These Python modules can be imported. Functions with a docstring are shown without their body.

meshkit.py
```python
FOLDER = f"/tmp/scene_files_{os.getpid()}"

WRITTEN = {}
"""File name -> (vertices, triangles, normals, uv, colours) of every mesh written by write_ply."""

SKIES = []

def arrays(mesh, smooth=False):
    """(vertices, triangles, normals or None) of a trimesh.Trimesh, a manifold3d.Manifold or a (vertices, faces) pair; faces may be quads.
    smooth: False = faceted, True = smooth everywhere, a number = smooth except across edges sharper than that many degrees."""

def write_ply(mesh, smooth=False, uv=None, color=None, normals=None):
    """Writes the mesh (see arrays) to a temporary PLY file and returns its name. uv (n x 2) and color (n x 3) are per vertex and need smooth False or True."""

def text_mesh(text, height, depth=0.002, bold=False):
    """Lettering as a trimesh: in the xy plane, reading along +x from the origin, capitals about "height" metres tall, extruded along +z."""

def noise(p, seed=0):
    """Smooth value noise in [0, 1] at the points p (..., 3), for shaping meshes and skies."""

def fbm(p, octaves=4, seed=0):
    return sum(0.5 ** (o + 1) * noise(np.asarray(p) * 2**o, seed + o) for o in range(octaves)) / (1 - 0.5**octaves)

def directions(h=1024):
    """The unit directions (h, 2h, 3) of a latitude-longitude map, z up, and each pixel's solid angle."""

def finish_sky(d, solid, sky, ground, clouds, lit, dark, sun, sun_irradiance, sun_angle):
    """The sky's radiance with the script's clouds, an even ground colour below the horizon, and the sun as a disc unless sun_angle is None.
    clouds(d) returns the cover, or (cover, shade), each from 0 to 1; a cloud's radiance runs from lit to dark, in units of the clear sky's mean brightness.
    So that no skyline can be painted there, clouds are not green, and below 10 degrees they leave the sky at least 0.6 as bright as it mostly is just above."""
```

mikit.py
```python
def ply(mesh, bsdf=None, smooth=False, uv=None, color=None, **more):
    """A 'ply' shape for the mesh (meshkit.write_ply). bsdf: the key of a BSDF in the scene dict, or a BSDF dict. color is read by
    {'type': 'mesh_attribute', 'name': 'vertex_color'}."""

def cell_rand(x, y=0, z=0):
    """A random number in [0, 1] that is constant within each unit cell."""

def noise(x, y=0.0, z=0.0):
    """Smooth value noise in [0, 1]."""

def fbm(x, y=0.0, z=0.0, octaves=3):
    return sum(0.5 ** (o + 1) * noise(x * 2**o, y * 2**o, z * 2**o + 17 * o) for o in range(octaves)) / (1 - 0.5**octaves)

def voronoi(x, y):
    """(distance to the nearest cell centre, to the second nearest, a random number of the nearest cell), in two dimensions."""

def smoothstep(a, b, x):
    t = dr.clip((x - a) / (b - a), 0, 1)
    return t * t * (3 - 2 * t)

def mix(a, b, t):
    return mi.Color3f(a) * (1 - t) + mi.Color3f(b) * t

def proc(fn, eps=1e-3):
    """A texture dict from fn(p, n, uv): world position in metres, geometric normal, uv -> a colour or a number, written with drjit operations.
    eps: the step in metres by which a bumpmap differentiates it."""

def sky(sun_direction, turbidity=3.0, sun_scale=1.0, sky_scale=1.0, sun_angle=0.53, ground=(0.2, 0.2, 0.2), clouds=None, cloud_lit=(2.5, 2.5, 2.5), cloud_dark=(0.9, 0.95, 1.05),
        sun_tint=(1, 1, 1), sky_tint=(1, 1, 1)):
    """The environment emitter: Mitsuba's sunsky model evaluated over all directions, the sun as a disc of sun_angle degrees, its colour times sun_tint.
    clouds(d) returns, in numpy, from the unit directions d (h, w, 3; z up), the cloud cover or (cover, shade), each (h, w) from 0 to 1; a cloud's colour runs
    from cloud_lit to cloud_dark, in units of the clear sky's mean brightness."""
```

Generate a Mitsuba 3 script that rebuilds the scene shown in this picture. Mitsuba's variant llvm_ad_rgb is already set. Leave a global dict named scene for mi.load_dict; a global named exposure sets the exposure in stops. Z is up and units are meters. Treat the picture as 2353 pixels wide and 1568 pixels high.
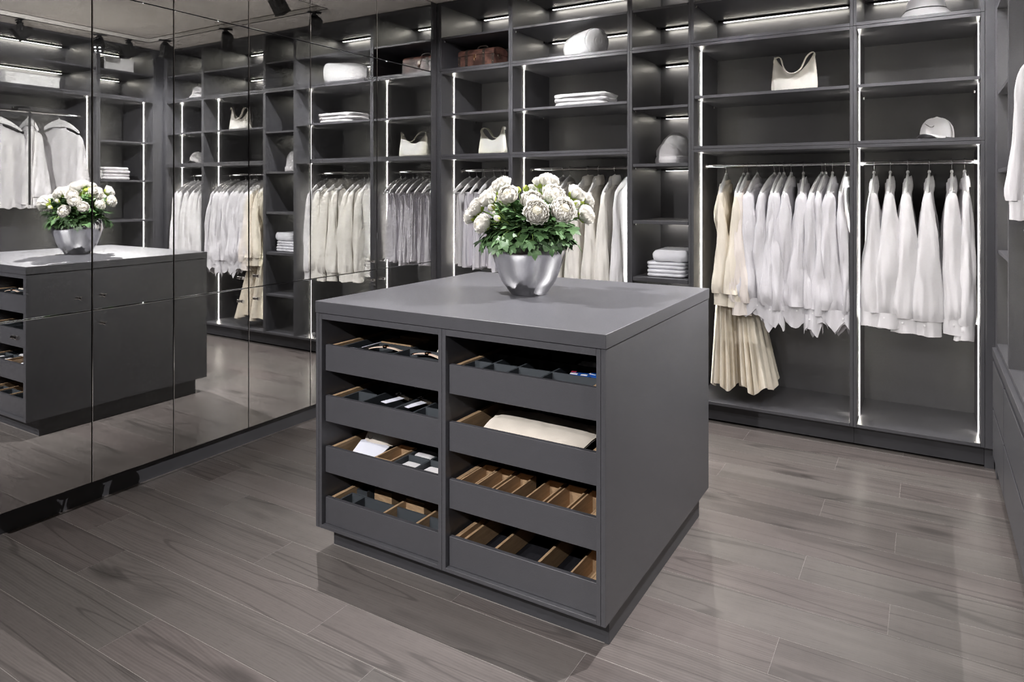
import math, random
import numpy as np, trimesh
import mitsuba as mi
import drjit as dr
import mikit, meshkit
from mikit import proc, noise, fbm, cell_rand, smoothstep, mix

T = mi.ScalarTransform4f
PI = math.pi
rng = np.random.default_rng(7)
scene = {'type': 'scene'}
labels = {}

# ---------------------------------------------------------------- camera, light, exposure
YAW, CAM_H = math.radians(31.058), 1.404
FOCAL, CX, CY = 1583.3, 1175.6, 438.3
scene['camera'] = {'type': 'perspective', 'fov': 2 * math.degrees(math.atan(2353 / 2 / FOCAL)), 'fov_axis': 'x',
                   'principal_point_offset_x': (1176.5 - CX) / 2353, 'principal_point_offset_y': (784.0 - CY) / 1568,
                   'near_clip': 0.05, 'far_clip': 60.0,
                   'to_world': T().look_at(origin=[0, 0, CAM_H], target=[-math.sin(YAW), math.cos(YAW), CAM_H], up=[0, 0, 1])}
exposure = 0.38
LED = 46.0                       # radiance of the wardrobe light strips
LED_COLOR = (1.0, 0.945, 0.83)
SPOT = 8.0                    # intensity of one track spotlight
SPOT_COLOR = (1.0, 0.97, 0.965)
# track spotlights: mount point, aim point, strength
LAMPS = [
    ((0.06, 2.78, 2.82), (-0.10, 4.36, 0.95), 0.35, 58, 'black track spotlight above the white storage box wardrobe'),
    ((0.06, 3.42, 2.82), (-1.40, 2.35, 0.98), 4.6, 40, 'black track spotlight with four lit lamps facing the mirrors'),
    ((0.06, 3.69, 2.82), (-0.15, 4.50, 1.20), 0.30, 58, 'black track spotlight beside the ceiling recess corner, right wall side'),
    ((-0.22, 3.87, 2.82), (0.30, 3.95, 1.00), 0.5, 58, 'black track spotlight beside the ceiling recess corner, back wall side'),
    ((-1.11, 3.87, 2.82), (-0.45, 4.25, 1.10), 0.55, 58, 'black track spotlight over the middle of the back wall'),
    ((-2.20, 3.87, 2.82), (-1.60, 4.25, 1.30), 0.6, 58, 'black track spotlight at the mirror end of the back wall track'),
    ((-2.42, 3.33, 2.82), (-2.45, 4.45, 1.20), 1.1, 58, 'black track spotlight hanging by the mirrored wall'),
    ((-2.42, 2.20, 2.82), (-1.40, 2.35, 0.98), 3.0, 38, 'black track spotlight on the mirror side track'),
    ((-2.42, 0.90, 2.82), (0.45, 3.00, 2.00), 2.6, 26, 'black track spotlight on the mirror side track, aimed at the right wall'),
    ((-2.42, -0.60, 2.82), (-2.30, 1.40, 0.0), 2.0, 50, 'black track spotlight on the mirror side track, farthest from the back wall'),
    ((-1.75, -1.30, 2.82), (-1.65, 1.80, 0.40), 2.6, 24, 'black track spotlight on the front track facing the left drawers'),
    ((-0.70, -1.30, 2.82), (-1.00, 1.80, 0.40), 2.6, 24, 'black track spotlight on the front track facing the right drawers'),
    ((0.06, 1.60, 2.82), (-0.25, 2.70, 0.0), 1.2, 44, 'black track spotlight over the right aisle'),
]

# ---------------------------------------------------------------- helpers
def key_for(base):
    if base not in scene and base not in labels:
        return base
    n = 1
    while f'{base}_{n:03d}' in scene or f'{base}_{n:03d}' in labels:
        n += 1
    return f'{base}_{n:03d}'

def thing(name, label, cat, group=None):
    k = key_for(name)
    labels[k] = {'label': label, 'category': cat}
    if group:
        labels[k]['group'] = group
    return k

def struct(name):
    k = key_for(name)
    labels[k] = {'kind': 'structure', 'label': name.replace('_', ' ')}
    return k

def put(parent, name, mesh, mat, smooth=False, uv=None, label=None, tw=None, **kw):
    k = key_for(f'{parent}__{name}' if parent else name)
    scene[k] = mikit.ply(mesh, mat, smooth, uv=uv, **kw) if not isinstance(mesh, dict) else dict(mesh)
    if tw is not None:
        scene[k]['to_world'] = tw
    if label:
        labels[k] = {'label': label}
    return k

def own(k, mesh, mat, smooth=False, **kw):
    """the mesh of a thing or of a piece of the setting that is one mesh"""
    scene[k] = mikit.ply(mesh, mat, smooth, **kw)
    return k

def box(x0, x1, y0, y1, z0, z1, b=0.0):
    x0, x1 = min(x0, x1), max(x0, x1); y0, y1 = min(y0, y1), max(y0, y1); z0, z1 = min(z0, z1), max(z0, z1)
    if b <= 0:
        m = trimesh.creation.box(bounds=[[x0, y0, z0], [x1, y1, z1]])
        return np.array(m.vertices), np.array(m.faces)
    b = min(b, (x1 - x0) / 2.01, (y1 - y0) / 2.01, (z1 - z0) / 2.01)
    pts = []
    for xs in (0, 1):
        for ys in (0, 1):
            for zs in (0, 1):
                X, Y, Z = (x0, x1)[xs], (y0, y1)[ys], (z0, z1)[zs]
                dx, dy, dz = (b, -b)[xs], (b, -b)[ys], (b, -b)[zs]
                pts += [(X, Y + dy, Z + dz), (X + dx, Y, Z + dz), (X + dx, Y + dy, Z)]
    h = trimesh.convex.convex_hull(np.array(pts))
    return np.array(h.vertices), np.array(h.faces)

def cat(*ms):
    V, F, n = [], [], 0
    for m in ms:
        v, f = (np.asarray(m.vertices), np.asarray(m.faces)) if hasattr(m, 'vertices') else m
        f = np.asarray(f)
        if f.shape[1] == 4:
            f = np.vstack([f[:, [0, 1, 2]], f[:, [0, 2, 3]]])
        V.append(np.asarray(v, float)); F.append(f + n); n += len(v)
    return np.vstack(V), np.vstack(F)

def xf(m, M):
    v, f = (np.asarray(m.vertices), np.asarray(m.faces)) if hasattr(m, 'vertices') else m
    v = np.asarray(v) @ M[:3, :3].T + M[:3, 3]
    return v, (f[:, ::-1] if np.linalg.det(M[:3, :3]) < 0 else f)

def mat4(loc=(0, 0, 0), rz=0.0, rx=0.0, ry=0.0, s=1.0):
    cz, sz, cx, sx, cy, sy = math.cos(rz), math.sin(rz), math.cos(rx), math.sin(rx), math.cos(ry), math.sin(ry)
    Rz = np.array([[cz, -sz, 0], [sz, cz, 0], [0, 0, 1]]); Rx = np.array([[1, 0, 0], [0, cx, -sx], [0, sx, cx]]); Ry = np.array([[cy, 0, sy], [0, 1, 0], [-sy, 0, cy]])
    M = np.eye(4); M[:3, :3] = Rz @ Ry @ Rx * s; M[:3, 3] = loc
    return M

def frame(d, up=(0, 0, 1)):
    """rotation whose z column is d"""
    d = np.asarray(d, float) / np.linalg.norm(d)
    u = np.asarray(up, float)
    if abs(d @ u) > 0.98:
        u = np.array([1.0, 0, 0])
    x = np.cross(u, d); x /= np.linalg.norm(x)
    return np.stack([x, np.cross(d, x), d], 1)

def grid_faces(nr, nc, wrap=False):
    r, c = np.meshgrid(np.arange(nr - 1), np.arange(nc if wrap else nc - 1), indexing='ij')
    a = r * nc + c; b = r * nc + (c + 1) % nc
    q = np.stack([a, b, b + nc, a + nc], -1).reshape(-1, 4)
    return np.vstack([q[:, [0, 1, 2]], q[:, [0, 2, 3]]])

def tube(path, rad, n=10, caps=True):
    """round tube along the path; rad a number or one per point"""
    P = np.asarray(path, float); R = np.broadcast_to(rad, len(P))
    t = np.gradient(P, axis=0); t /= np.linalg.norm(t, axis=1, keepdims=True) + 1e-12
    u = np.array([0, 0, 1.0]) if abs(t[0][2]) < 0.9 else np.array([1.0, 0, 0])
    V = []
    for p, d, r in zip(P, t, R):
        u = u - d * (u @ d); u /= np.linalg.norm(u)
        w = np.cross(d, u); a = np.arange(n) * 2 * PI / n
        V.append(p + r * (np.cos(a)[:, None] * u + np.sin(a)[:, None] * w))
    V = np.vstack(V); F = grid_faces(len(P), n, True)
    if caps:
        V = np.vstack([V, P[:1], P[-1:]]); m = len(P) * n; i = np.arange(n); j = (i + 1) % n
        F = np.vstack([F, np.stack([j, i, np.full(n, m)], 1), np.stack([m - n + i, m - n + j, np.full(n, m + 1)], 1)])
    return V, F

def lathe(profile, n=48):
    """surface of revolution about z; profile (r, z) from bottom to top"""
    p = np.asarray(profile, float); a = np.arange(n) * 2 * PI / n
    V = np.stack([p[:, :1] * np.cos(a), p[:, :1] * np.sin(a), np.repeat(p[:, 1:], n, 1)], -1).reshape(-1, 3)
    return V, grid_faces(len(p), n, True)

def smooth_curve(pts, n=60):
    from scipy.interpolate import CubicSpline, PchipInterpolator
    p = np.asarray(pts, float); s = np.r_[0, np.cumsum(np.linalg.norm(np.diff(p, axis=0), axis=1))]
    return CubicSpline(s, p)(np.linspace(0, s[-1], n))

def extrude(poly, y0, y1, b=0.0):
    """polygon in (x, z), extruded from y0 to y1"""
    from shapely.geometry import Polygon
    m = trimesh.creation.extrude_polygon(Polygon(poly), y1 - y0, engine='earcut')
    v = np.array(m.vertices)
    return np.stack([v[:, 0], y0 + v[:, 2], v[:, 1]], 1), np.array(m.faces)[:, ::-1]

# ---------------------------------------------------------------- materials
def rgb(*c):
    return {'type': 'rgb', 'value': list(c)}

def pbr(name, color, rough=0.5, spec=0.5, metal=0.0, two=True, **kw):
    b = {'type': 'principled', 'base_color': color if isinstance(color, dict) else rgb(*color), 'roughness': rough, 'specular': spec, 'metallic': metal, **kw}
    scene[name] = {'type': 'twosided', 'b': b} if two else b
    return name

def laminate_fn(base):
    def fn(p, n, uv):
        s = noise(p.x * 900, p.y * 900, p.z * 900)
        g = fbm(p.x * 260, p.y * 260, p.z * 260, 2)
        return mi.Color3f(*base) * (0.86 + 0.18 * s + 0.10 * g)
    return proc(fn)

pbr('anthracite_laminate', laminate_fn((0.045, 0.045, 0.0505)), 0.40, 0.6, clearcoat=0.2, clearcoat_gloss=0.4)
pbr('anthracite_plain', (0.036, 0.036, 0.040), 0.45, 0.4)
pbr('tray_grey', (0.040, 0.046, 0.052), 0.5, 0.4)
pbr('dark_lining', (0.010, 0.010, 0.013), 0.8, 0.2)
pbr('ceiling_paint', (0.62, 0.585, 0.55), 0.9, 0.2)
pbr('trim_paint', (0.66, 0.64, 0.61), 0.8, 0.3)
pbr('wall_paint', (0.10, 0.10, 0.105), 0.7, 0.3)
pbr('pale_wall_paint', (0.42, 0.39, 0.36), 0.8, 0.3)
pbr('black_metal', (0.012, 0.012, 0.013), 0.45, 0.4)
scene['chrome'] = {'type': 'roughconductor', 'material': 'none', 'alpha': 0.06, 'specular_reflectance': rgb(0.82, 0.81, 0.80)}
scene['vase_silver'] = {'type': 'roughconductor', 'material': 'none', 'alpha': 0.035, 'specular_reflectance': rgb(0.80, 0.80, 0.82)}
scene['mirror_silver'] = {'type': 'twosided', 'b': {'type': 'conductor', 'material': 'none', 'specular_reflectance': rgb(0.92, 0.925, 0.92)}}
scene['led_diffuser'] = {'type': 'diffuse', 'reflectance': rgb(0.8, 0.8, 0.8)}

PLANK_W, PLANK_L, PLANK_Y0 = 0.1895, 1.285, 4.182
def plank_fn(p, n, uv):
    row = dr.floor((PLANK_Y0 - p.y) / PLANK_W)
    r3 = row - 3 * dr.floor(row / 3)
    off = dr.select(r3 < 0.5, -0.885, dr.select(r3 < 1.5, -0.396, -0.106))
    col = dr.floor((p.x - off) / PLANK_L)
    a, b = cell_rand(row, col, 3), cell_rand(row, col, 5)
    x, y = p.x + a * 31, p.y + b * 17
    d1, d2, kr = mikit.voronoi(x * 0.75, y * 2.4)
    has = dr.select(kr < 0.55, 1.0, 0.0)
    near = dr.exp(-5.0 * d1) * has
    warp = fbm(x * 1.5, y * 5.5, a * 9, 3) + 0.55 * near
    ring = smoothstep(0.25, 1.0, dr.sin(2 * PI * (y * 20 + 2.6 * warp)))
    fine_ring = dr.sin(2 * PI * (y * 95 + 9.0 * warp))
    arch = smoothstep(0.42, 0.66, fbm(x * 1.1, y * 4.5, b * 11, 2))
    pore = smoothstep(0.62, 0.92, noise(x * 22, y * 640)) + 0.6 * smoothstep(0.6, 0.95, noise(x * 55, y * 900))
    broad = fbm(x * 0.9, y * 6, b * 5, 3)
    streak = fbm(x * 2.2, y * 34, a * 5, 3)
    knot = (1 - smoothstep(0.025, 0.11, d1)) * has
    smoke = smoothstep(0.56, 0.80, fbm(x * 2.4, y * 8.5, a * 3, 3))
    crack = smoothstep(0.955, 0.99, 1 - dr.abs(2 * fbm(x * 0.8, y * 13, b * 7, 2) - 1))
    tone = 0.43 + 0.07 * a + 0.16 * (broad - 0.5) + 0.09 * (streak - 0.5)
    tone = tone * (1 - 0.10 * ring * arch) * (1 + 0.05 * fine_ring * (0.4 + arch)) * (1 - 0.10 * pore)
    tone = tone * (1 - 0.22 * smoke) * (1 - 0.45 * knot) * (1 - 0.28 * crack)
    c = mix((0.205, 0.176, 0.168), (0.205, 0.186, 0.174), b)
    return c * tone
def plank_bump(p, n, uv):
    row = dr.floor((PLANK_Y0 - p.y) / PLANK_W)
    return 0.5 * noise(p.x * 14 + row * 7, p.y * 380) + 0.5 * fbm(p.x * 3 + row * 5, p.y * 90, 0.0, 2)
scene['oak_plank_grey'] = {'type': 'twosided', 'b': {'type': 'bumpmap', 'scale': 0.0006, 'arbitrary': proc(plank_bump, 1e-3),
    'b': {'type': 'principled', 'base_color': proc(plank_fn), 'roughness': 0.34, 'specular': 0.5}}}
pbr('floor_joint', (0.20, 0.185, 0.175), 0.7, 0.3)

def oak_fn(p, n, uv):
    g = fbm(p.x * 14 + p.z * 10, p.y * 14, p.z * 120 + p.x * 40, 3)
    f = noise(p.x * 160 + p.y * 30, p.y * 160 - p.x * 20, p.z * 500)
    return mix((0.25, 0.155, 0.085), (0.47, 0.33, 0.20), 0.75 * g + 0.3 * f)
pbr('oak_wood', proc(oak_fn), 0.5, 0.35)

def weave_fn(base, var):
    def fn(p, n, uv):
        w = noise(p.x * 420, p.y * 420, p.z * 420)
        g = fbm(p.x * 9, p.y * 9, p.z * 4, 2)
        return mi.Color3f(*base) * (1 - var + var * (0.6 * w + 0.8 * g))
    return proc(fn)
def fabric(name, base, var=0.07, rough=0.9):
    pbr(name, weave_fn(base, var), rough, 0.15, sheen=0.25)
    return name
fabric('white_cotton', (0.64, 0.63, 0.64))
fabric('white_linen', (0.62, 0.61, 0.635), 0.12)
fabric('blush_cotton', (0.72, 0.665, 0.62))
fabric('cream_silk', (0.74, 0.685, 0.585), 0.05, 0.6)
fabric('ivory_knit', (0.71, 0.69, 0.645), 0.10)
fabric('grey_knit', (0.62, 0.62, 0.62), 0.14)
fabric('lilac_cotton', (0.68, 0.665, 0.705))
fabric('beige_canvas', (0.60, 0.555, 0.485), 0.08)
fabric('towel_white', (0.78, 0.79, 0.83), 0.16)
pbr('white_plastic', (0.80, 0.80, 0.80), 0.35, 0.5)
pbr('white_card', (0.74, 0.76, 0.84), 0.6, 0.3)
pbr('bag_leather', (0.78, 0.75, 0.68), 0.5, 0.35)
pbr('bag_leather_cream', (0.72, 0.70, 0.60), 0.5, 0.35)
pbr('beige_strap', (0.62, 0.49, 0.40), 0.55, 0.35)
pbr('dark_leather', (0.035, 0.028, 0.020), 0.5, 0.4)
pbr('smoke_plastic', (0.05, 0.05, 0.05), 0.25, 0.5)
def trunk_fn(p, n, uv):
    g = fbm(p.x * 22, p.y * 22, p.z * 22, 3)
    return mix((0.036, 0.017, 0.014), (0.105, 0.050, 0.038), smoothstep(0.3, 0.75, g))
pbr('trunk_leather', proc(trunk_fn), 0.38, 0.5)
pbr('trunk_strap', (0.022, 0.016, 0.013), 0.5, 0.4)
scene['brass'] = {'type': 'roughconductor', 'material': 'Cu', 'alpha': 0.2, 'specular_reflectance': rgb(0.8, 0.75, 0.6)}
pbr('tissue_blue', (0.012, 0.075, 0.33), 0.3, 0.5)
pbr('tissue_white', (0.8, 0.8, 0.82), 0.4, 0.4)
pbr('tissue_red', (0.35, 0.03, 0.06), 0.4, 0.4)
def leaf_fn(p, n, uv):
    g = fbm(p.x * 60, p.y * 60, p.z * 60, 2)
    return mix((0.032, 0.080, 0.028), (0.095, 0.170, 0.068), g)
scene['leaf_green'] = {'type': 'twosided', 'b': {'type': 'principled', 'base_color': proc(leaf_fn), 'roughness': 0.45, 'specular': 0.4}}
pbr('sepal_green', (0.30, 0.36, 0.06), 0.6, 0.3)
pbr('stem_green', (0.16, 0.25, 0.06), 0.6, 0.3)
def petal_fn(p, n, uv):
    g = fbm(p.x * 90, p.y * 90, p.z * 90, 2)
    return mix((0.70, 0.68, 0.63), (0.76, 0.75, 0.72), g)
scene['petal_white'] = {'type': 'principledthin', 'base_color': proc(petal_fn), 'roughness': 0.8, 'diff_trans': 0.75}
pbr('petal_heart', (0.76, 0.72, 0.57), 0.8, 0.2)

D = 4.1766          # front plane of the back wardrobes
DB = 4.74           # their back panels
TB = 0.0165         # board thickness seen from the front
MX = -3.1788        # mirror plane
SOFFIT, RECESS = 2.823, 2.863
P1T, P1S, P1B = 2.3193, 2.3014, 2.2817
P2T, P2S, P2B = 1.6758, 1.6568, 1.6393
F0T, F0B = 0.1322, 0.1144
RX = 0.292          # front plane of the right wardrobes
CARC = 'anthracite_laminate'

# ---------------------------------------------------------------- setting
fl = struct('floor')
own(fl, box(-3.9, 1.1, -3.9, 4.9, -0.06, -0.0004), 'floor_joint')
row = -1
while True:
    y1 = PLANK_Y0 - row * PLANK_W; y0 = y1 - PLANK_W
    if y1 < 0.3:
        break
    off = (-0.885, -0.396, -0.106)[row % 3]
    for c in range(-3, 2):
        x0 = off + c * PLANK_L; x1 = x0 + PLANK_L
        x0, x1 = max(x0, -3.3), min(x1, 0.45)
        if x1 - x0 > 0.03:
            put(fl, 'plank', box(x0 + 0.0006, x1 - 0.0006, y0 + 0.0008, y1 - 0.0008, -0.004, 0.0, 0.0003), 'oak_plank_grey')
    row += 1
own(struct('wall_back'), box(-3.9, 1.1, 4.78, 4.9, 0, 2.95), 'wall_paint')
own(struct('wall_left'), box(-3.9, -3.8, -3.9, 4.9, 0, 2.95), 'wall_paint')
own(struct('wall_right'), box(1.0, 1.1, -3.9, 4.9, 0, 2.95), 'wall_paint')
own(struct('wall_rear'), box(-3.9, 1.1, -4.0, -3.9, 0, 2.95), 'pale_wall_paint')
ce = struct('ceiling')
own(ce, cat(box(-3.9, 1.1, -3.9, 4.9, RECESS, 2.95),
            box(0.03, 1.1, -3.9, 4.9, SOFFIT, RECESS), box(-3.9, -2.36, -3.9, 4.9, SOFFIT, RECESS),
            box(-2.36, 0.03, 3.87, 4.9, SOFFIT, RECESS), box(-2.36, 0.03, -3.9, -1.35, SOFFIT, RECESS)), 'ceiling_paint')

for nm, (x0, x1, y0, y1) in (('trim_1', (0.024, 0.030, -1.34, 3.860)), ('trim_2', (-2.35, 0.022, 3.863, 3.869)), ('trim_3', (-2.36, -2.354, -1.34, 3.860))):
    tk_ = struct(nm)
    put(tk_, 'face', box(x0, x1, y0, y1, SOFFIT + 0.002, RECESS - 0.004, 0.001), 'trim_paint')
    put(tk_, 'shadow_gap', box(x0 + 0.001, x1, y0, y1, RECESS - 0.004, RECESS - 0.0002), 'black_metal')
    put(tk_, 'edge_line', box(x0, x1, y0, y1, SOFFIT - 0.0015, SOFFIT + 0.0015), 'black_metal')

# ---------------------------------------------------------------- light strips
def led(parent, x0, x1, y0, y1, z0, z1, name='light_strip', power=1.0):
    return put(parent, name, box(x0, x1, y0, y1, z0, z1), 'led_diffuser', emitter=glow(LED * 0.62 * power, LED_COLOR, 0.5))

def glow(radiance, color, weight):
    return {'type': 'area', 'radiance': rgb(*[radiance * c for c in color]), 'sampling_weight': weight}

def chrome_pin(x, y, z, ax, s):
    """shelf support: a small pin and plate"""
    a = [x, y, z]
    lo = [x - 0.004, y - 0.003, z - 0.014]; hi = [x + 0.004, y + 0.003, z]
    if ax == 0:
        lo[0], hi[0] = (x, x + 0.008) if s > 0 else (x - 0.008, x)
    else:
        lo[1], hi[1] = (y, y + 0.008) if s > 0 else (y - 0.008, y)
    return box(lo[0], hi[0], lo[1], hi[1], lo[2], hi[2])

class Unit:
    """One wardrobe column. Local u runs along its front, w into its depth; mapped to the world by uw()."""
    def __init__(s, name, label, cat, u0, u1, front, back, axis):
        s.k = thing(name, label, cat); s.u0, s.u1, s.f, s.b, s.axis = u0, u1, front, back, axis
    def bx(s, u0, u1, w0, w1, z0, z1, b=0.0):
        # w measured from the front plane into the depth
        if s.axis == 'y':
            return box(u0, u1, s.f + w0, s.f + w1, z0, z1, b)
        return box(s.f + w0, s.f + w1, u0, u1, z0, z1, b)
    def led(s, u0, u1, w0, w1, z0, z1):
        if s.axis == 'y':
            return led(s.k, u0, u1, s.f + w0, s.f + w1, z0, z1)
        return led(s.k, s.f + w0, s.f + w1, u0, u1, z0, z1)
    def module(s, z0, z1, t=TB, h=0.0185, bottom=True, top=True):
        d = s.b - s.f; g = 0.0006
        put(s.k, 'side_panel', s.bx(s.u0 + g, s.u0 + t, 0, d, z0 + g, z1 - g, 0.0008), CARC)
        put(s.k, 'side_panel', s.bx(s.u1 - t, s.u1 - g, 0, d, z0 + g, z1 - g, 0.0008), CARC)
        if bottom: put(s.k, 'bottom_panel', s.bx(s.u0 + t + g, s.u1 - t - g, 0, d, z0 + g, z0 + h, 0.0008), CARC)
        if top: put(s.k, 'top_panel', s.bx(s.u0 + t + g, s.u1 - t - g, 0, d, z1 - h, z1 - g, 0.0008), CARC)
        put(s.k, 'back_panel', s.bx(s.u0 + t, s.u1 - t, d - 0.008, d, z0 + h, z1 - h), CARC)
    def shelf(s, zt, zb, t=TB):
        d = s.b - s.f; g = 0.0035
        k = put(s.k, 'shelf', s.bx(s.u0 + t + g, s.u1 - t - g, 0.004, d - 0.012, zb, zt, 0.0008), CARC)
        for u, sg in ((s.u0 + t, 1), (s.u1 - t, -1)):
            for w in (0.045, d - 0.10):
                x, y = (u, s.f + w) if s.axis == 'y' else (s.f + w, u)
                put(k, 'shelf_pin', chrome_pin(x, y, zb, 0 if s.axis == 'y' else 1, sg), 'chrome')
    def strips(s, spans, t=TB, sides=(1, 1)):
        for u in (s.u0 + t, s.u1 - t):
            sg = 1 if u < (s.u0 + s.u1) / 2 else -1
            ms = []
            for z0, z1 in spans:
                a_ = np.linspace(0, PI, 9); pu = u + sg * (0.0050 * np.sin(a_) - 0.0005); pw = 0.1665 - 0.0052 * np.cos(a_)
                A = np.stack([pu, s.f + pw], 1) if s.axis == 'y' else np.stack([s.f + pw, pu], 1)
                V = np.vstack([np.c_[A, np.full(9, z0)], np.c_[A, np.full(9, z1)]])
                F = grid_faces(2, 9)
                n0 = np.cross(V[F[10, 1]] - V[F[10, 0]], V[F[10, 2]] - V[F[10, 0]])
                k0 = 0 if s.axis == 'y' else 1
                mid = F[4]; n0 = np.cross(V[mid[1]] - V[mid[0]], V[mid[2]] - V[mid[0]])
                ms.append((V, F if n0[k0] * sg > 0 else F[:, ::-1]))
            m = cat(*ms)
            put(s.k, 'light_strip', m, 'led_diffuser', emitter=glow(LED, LED_COLOR, 1.0), label='lit vertical light strip let into the side')
    def rear_light(s, z, t=TB, inset=0.055):
        d = s.b - s.f
        put(s.k, 'light_profile', s.bx(s.u0 + t + 0.02, s.u1 - t - 0.02, d - 0.062, d - 0.034, z - 0.012, z), 'black_metal')
        s.led(s.u0 + t + inset, s.u1 - t - inset, d - 0.058, d - 0.040, z - 0.0155, z - 0.012)
    def rail(s, w, z, t=TB):
        if s.axis == 'y':
            p = [(s.u0 + t + 0.004, s.f + w, z), (s.u1 - t - 0.004, s.f + w, z)]
        else:
            p = [(s.f + w, s.u0 + t + 0.004, z), (s.f + w, s.u1 - t - 0.004, z)]
        p = np.array(p)
        m = tube([p[0], p[1]], 0.0125, 20)
        r = put(s.k, 'rail', m, 'chrome', 40, label='polished chrome clothes rail')
        for q, sg in ((p[0], 1), (p[1], -1)):
            e = np.array([1, 0, 0]) if s.axis == 'y' else np.array([0, 1, 0])
            put(r, 'rail_socket', tube([q - e * sg * 0.003, q + e * sg * 0.012], 0.0185, 16), 'chrome', 40)

# back wall: five wardrobe columns
SEAM = [-3.1521, -2.5253, -1.6316, -1.2346, -0.3427, 0.2500]
PLH = F0B
names = ['open anthracite wardrobe column next to the mirrored wall, with lilac trousers',
         'open anthracite wardrobe column behind the vase, with knitwear and a rolled blanket',
         'narrow open anthracite column of small lit shelves holding the beanie and towels',
         'wide open anthracite wardrobe column with cream dresses and linen shirts',
         'open anthracite wardrobe column in the back corner with six white shirts']
units = []
for i in range(5):
    u = Unit('wardrobe', names[i], 'wardrobe', SEAM[i], SEAM[i + 1], D, DB, 'y'); units.append(u)
    put(u.k, 'plinth', box(SEAM[i] + 0.0004, SEAM[i + 1] - 0.0004, D + 0.05, D + 0.068, 0.012, PLH - 0.001, 0.0008), 'anthracite_plain')
    u.module(P1S, SOFFIT - 0.002, h=0.0185)
    u.shelf(2.5592, 2.5435)
    if i == 2:
        u.module(F0B, P1S)
        for zt, zb in ((1.935, 1.919), (1.575, 1.556), (1.213, 1.193), (0.853, 0.828), (0.475, 0.457)):
            u.shelf(zt, zb); u.rear_light(zb)
        u.rear_light(P1B)
    else:
        u.module(P2S, P1S); u.module(F0B, P2S)
        u.shelf(1.9822, 1.9645)
        u.strips([(F0T, P2B), (P2T, 1.9645), (1.9822, P1B)])
        u.rail(0.273, 1.560)
    u.rear_light(SOFFIT - 0.0205)
    if i != 0:
        u.rear_light(2.5435)
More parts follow.
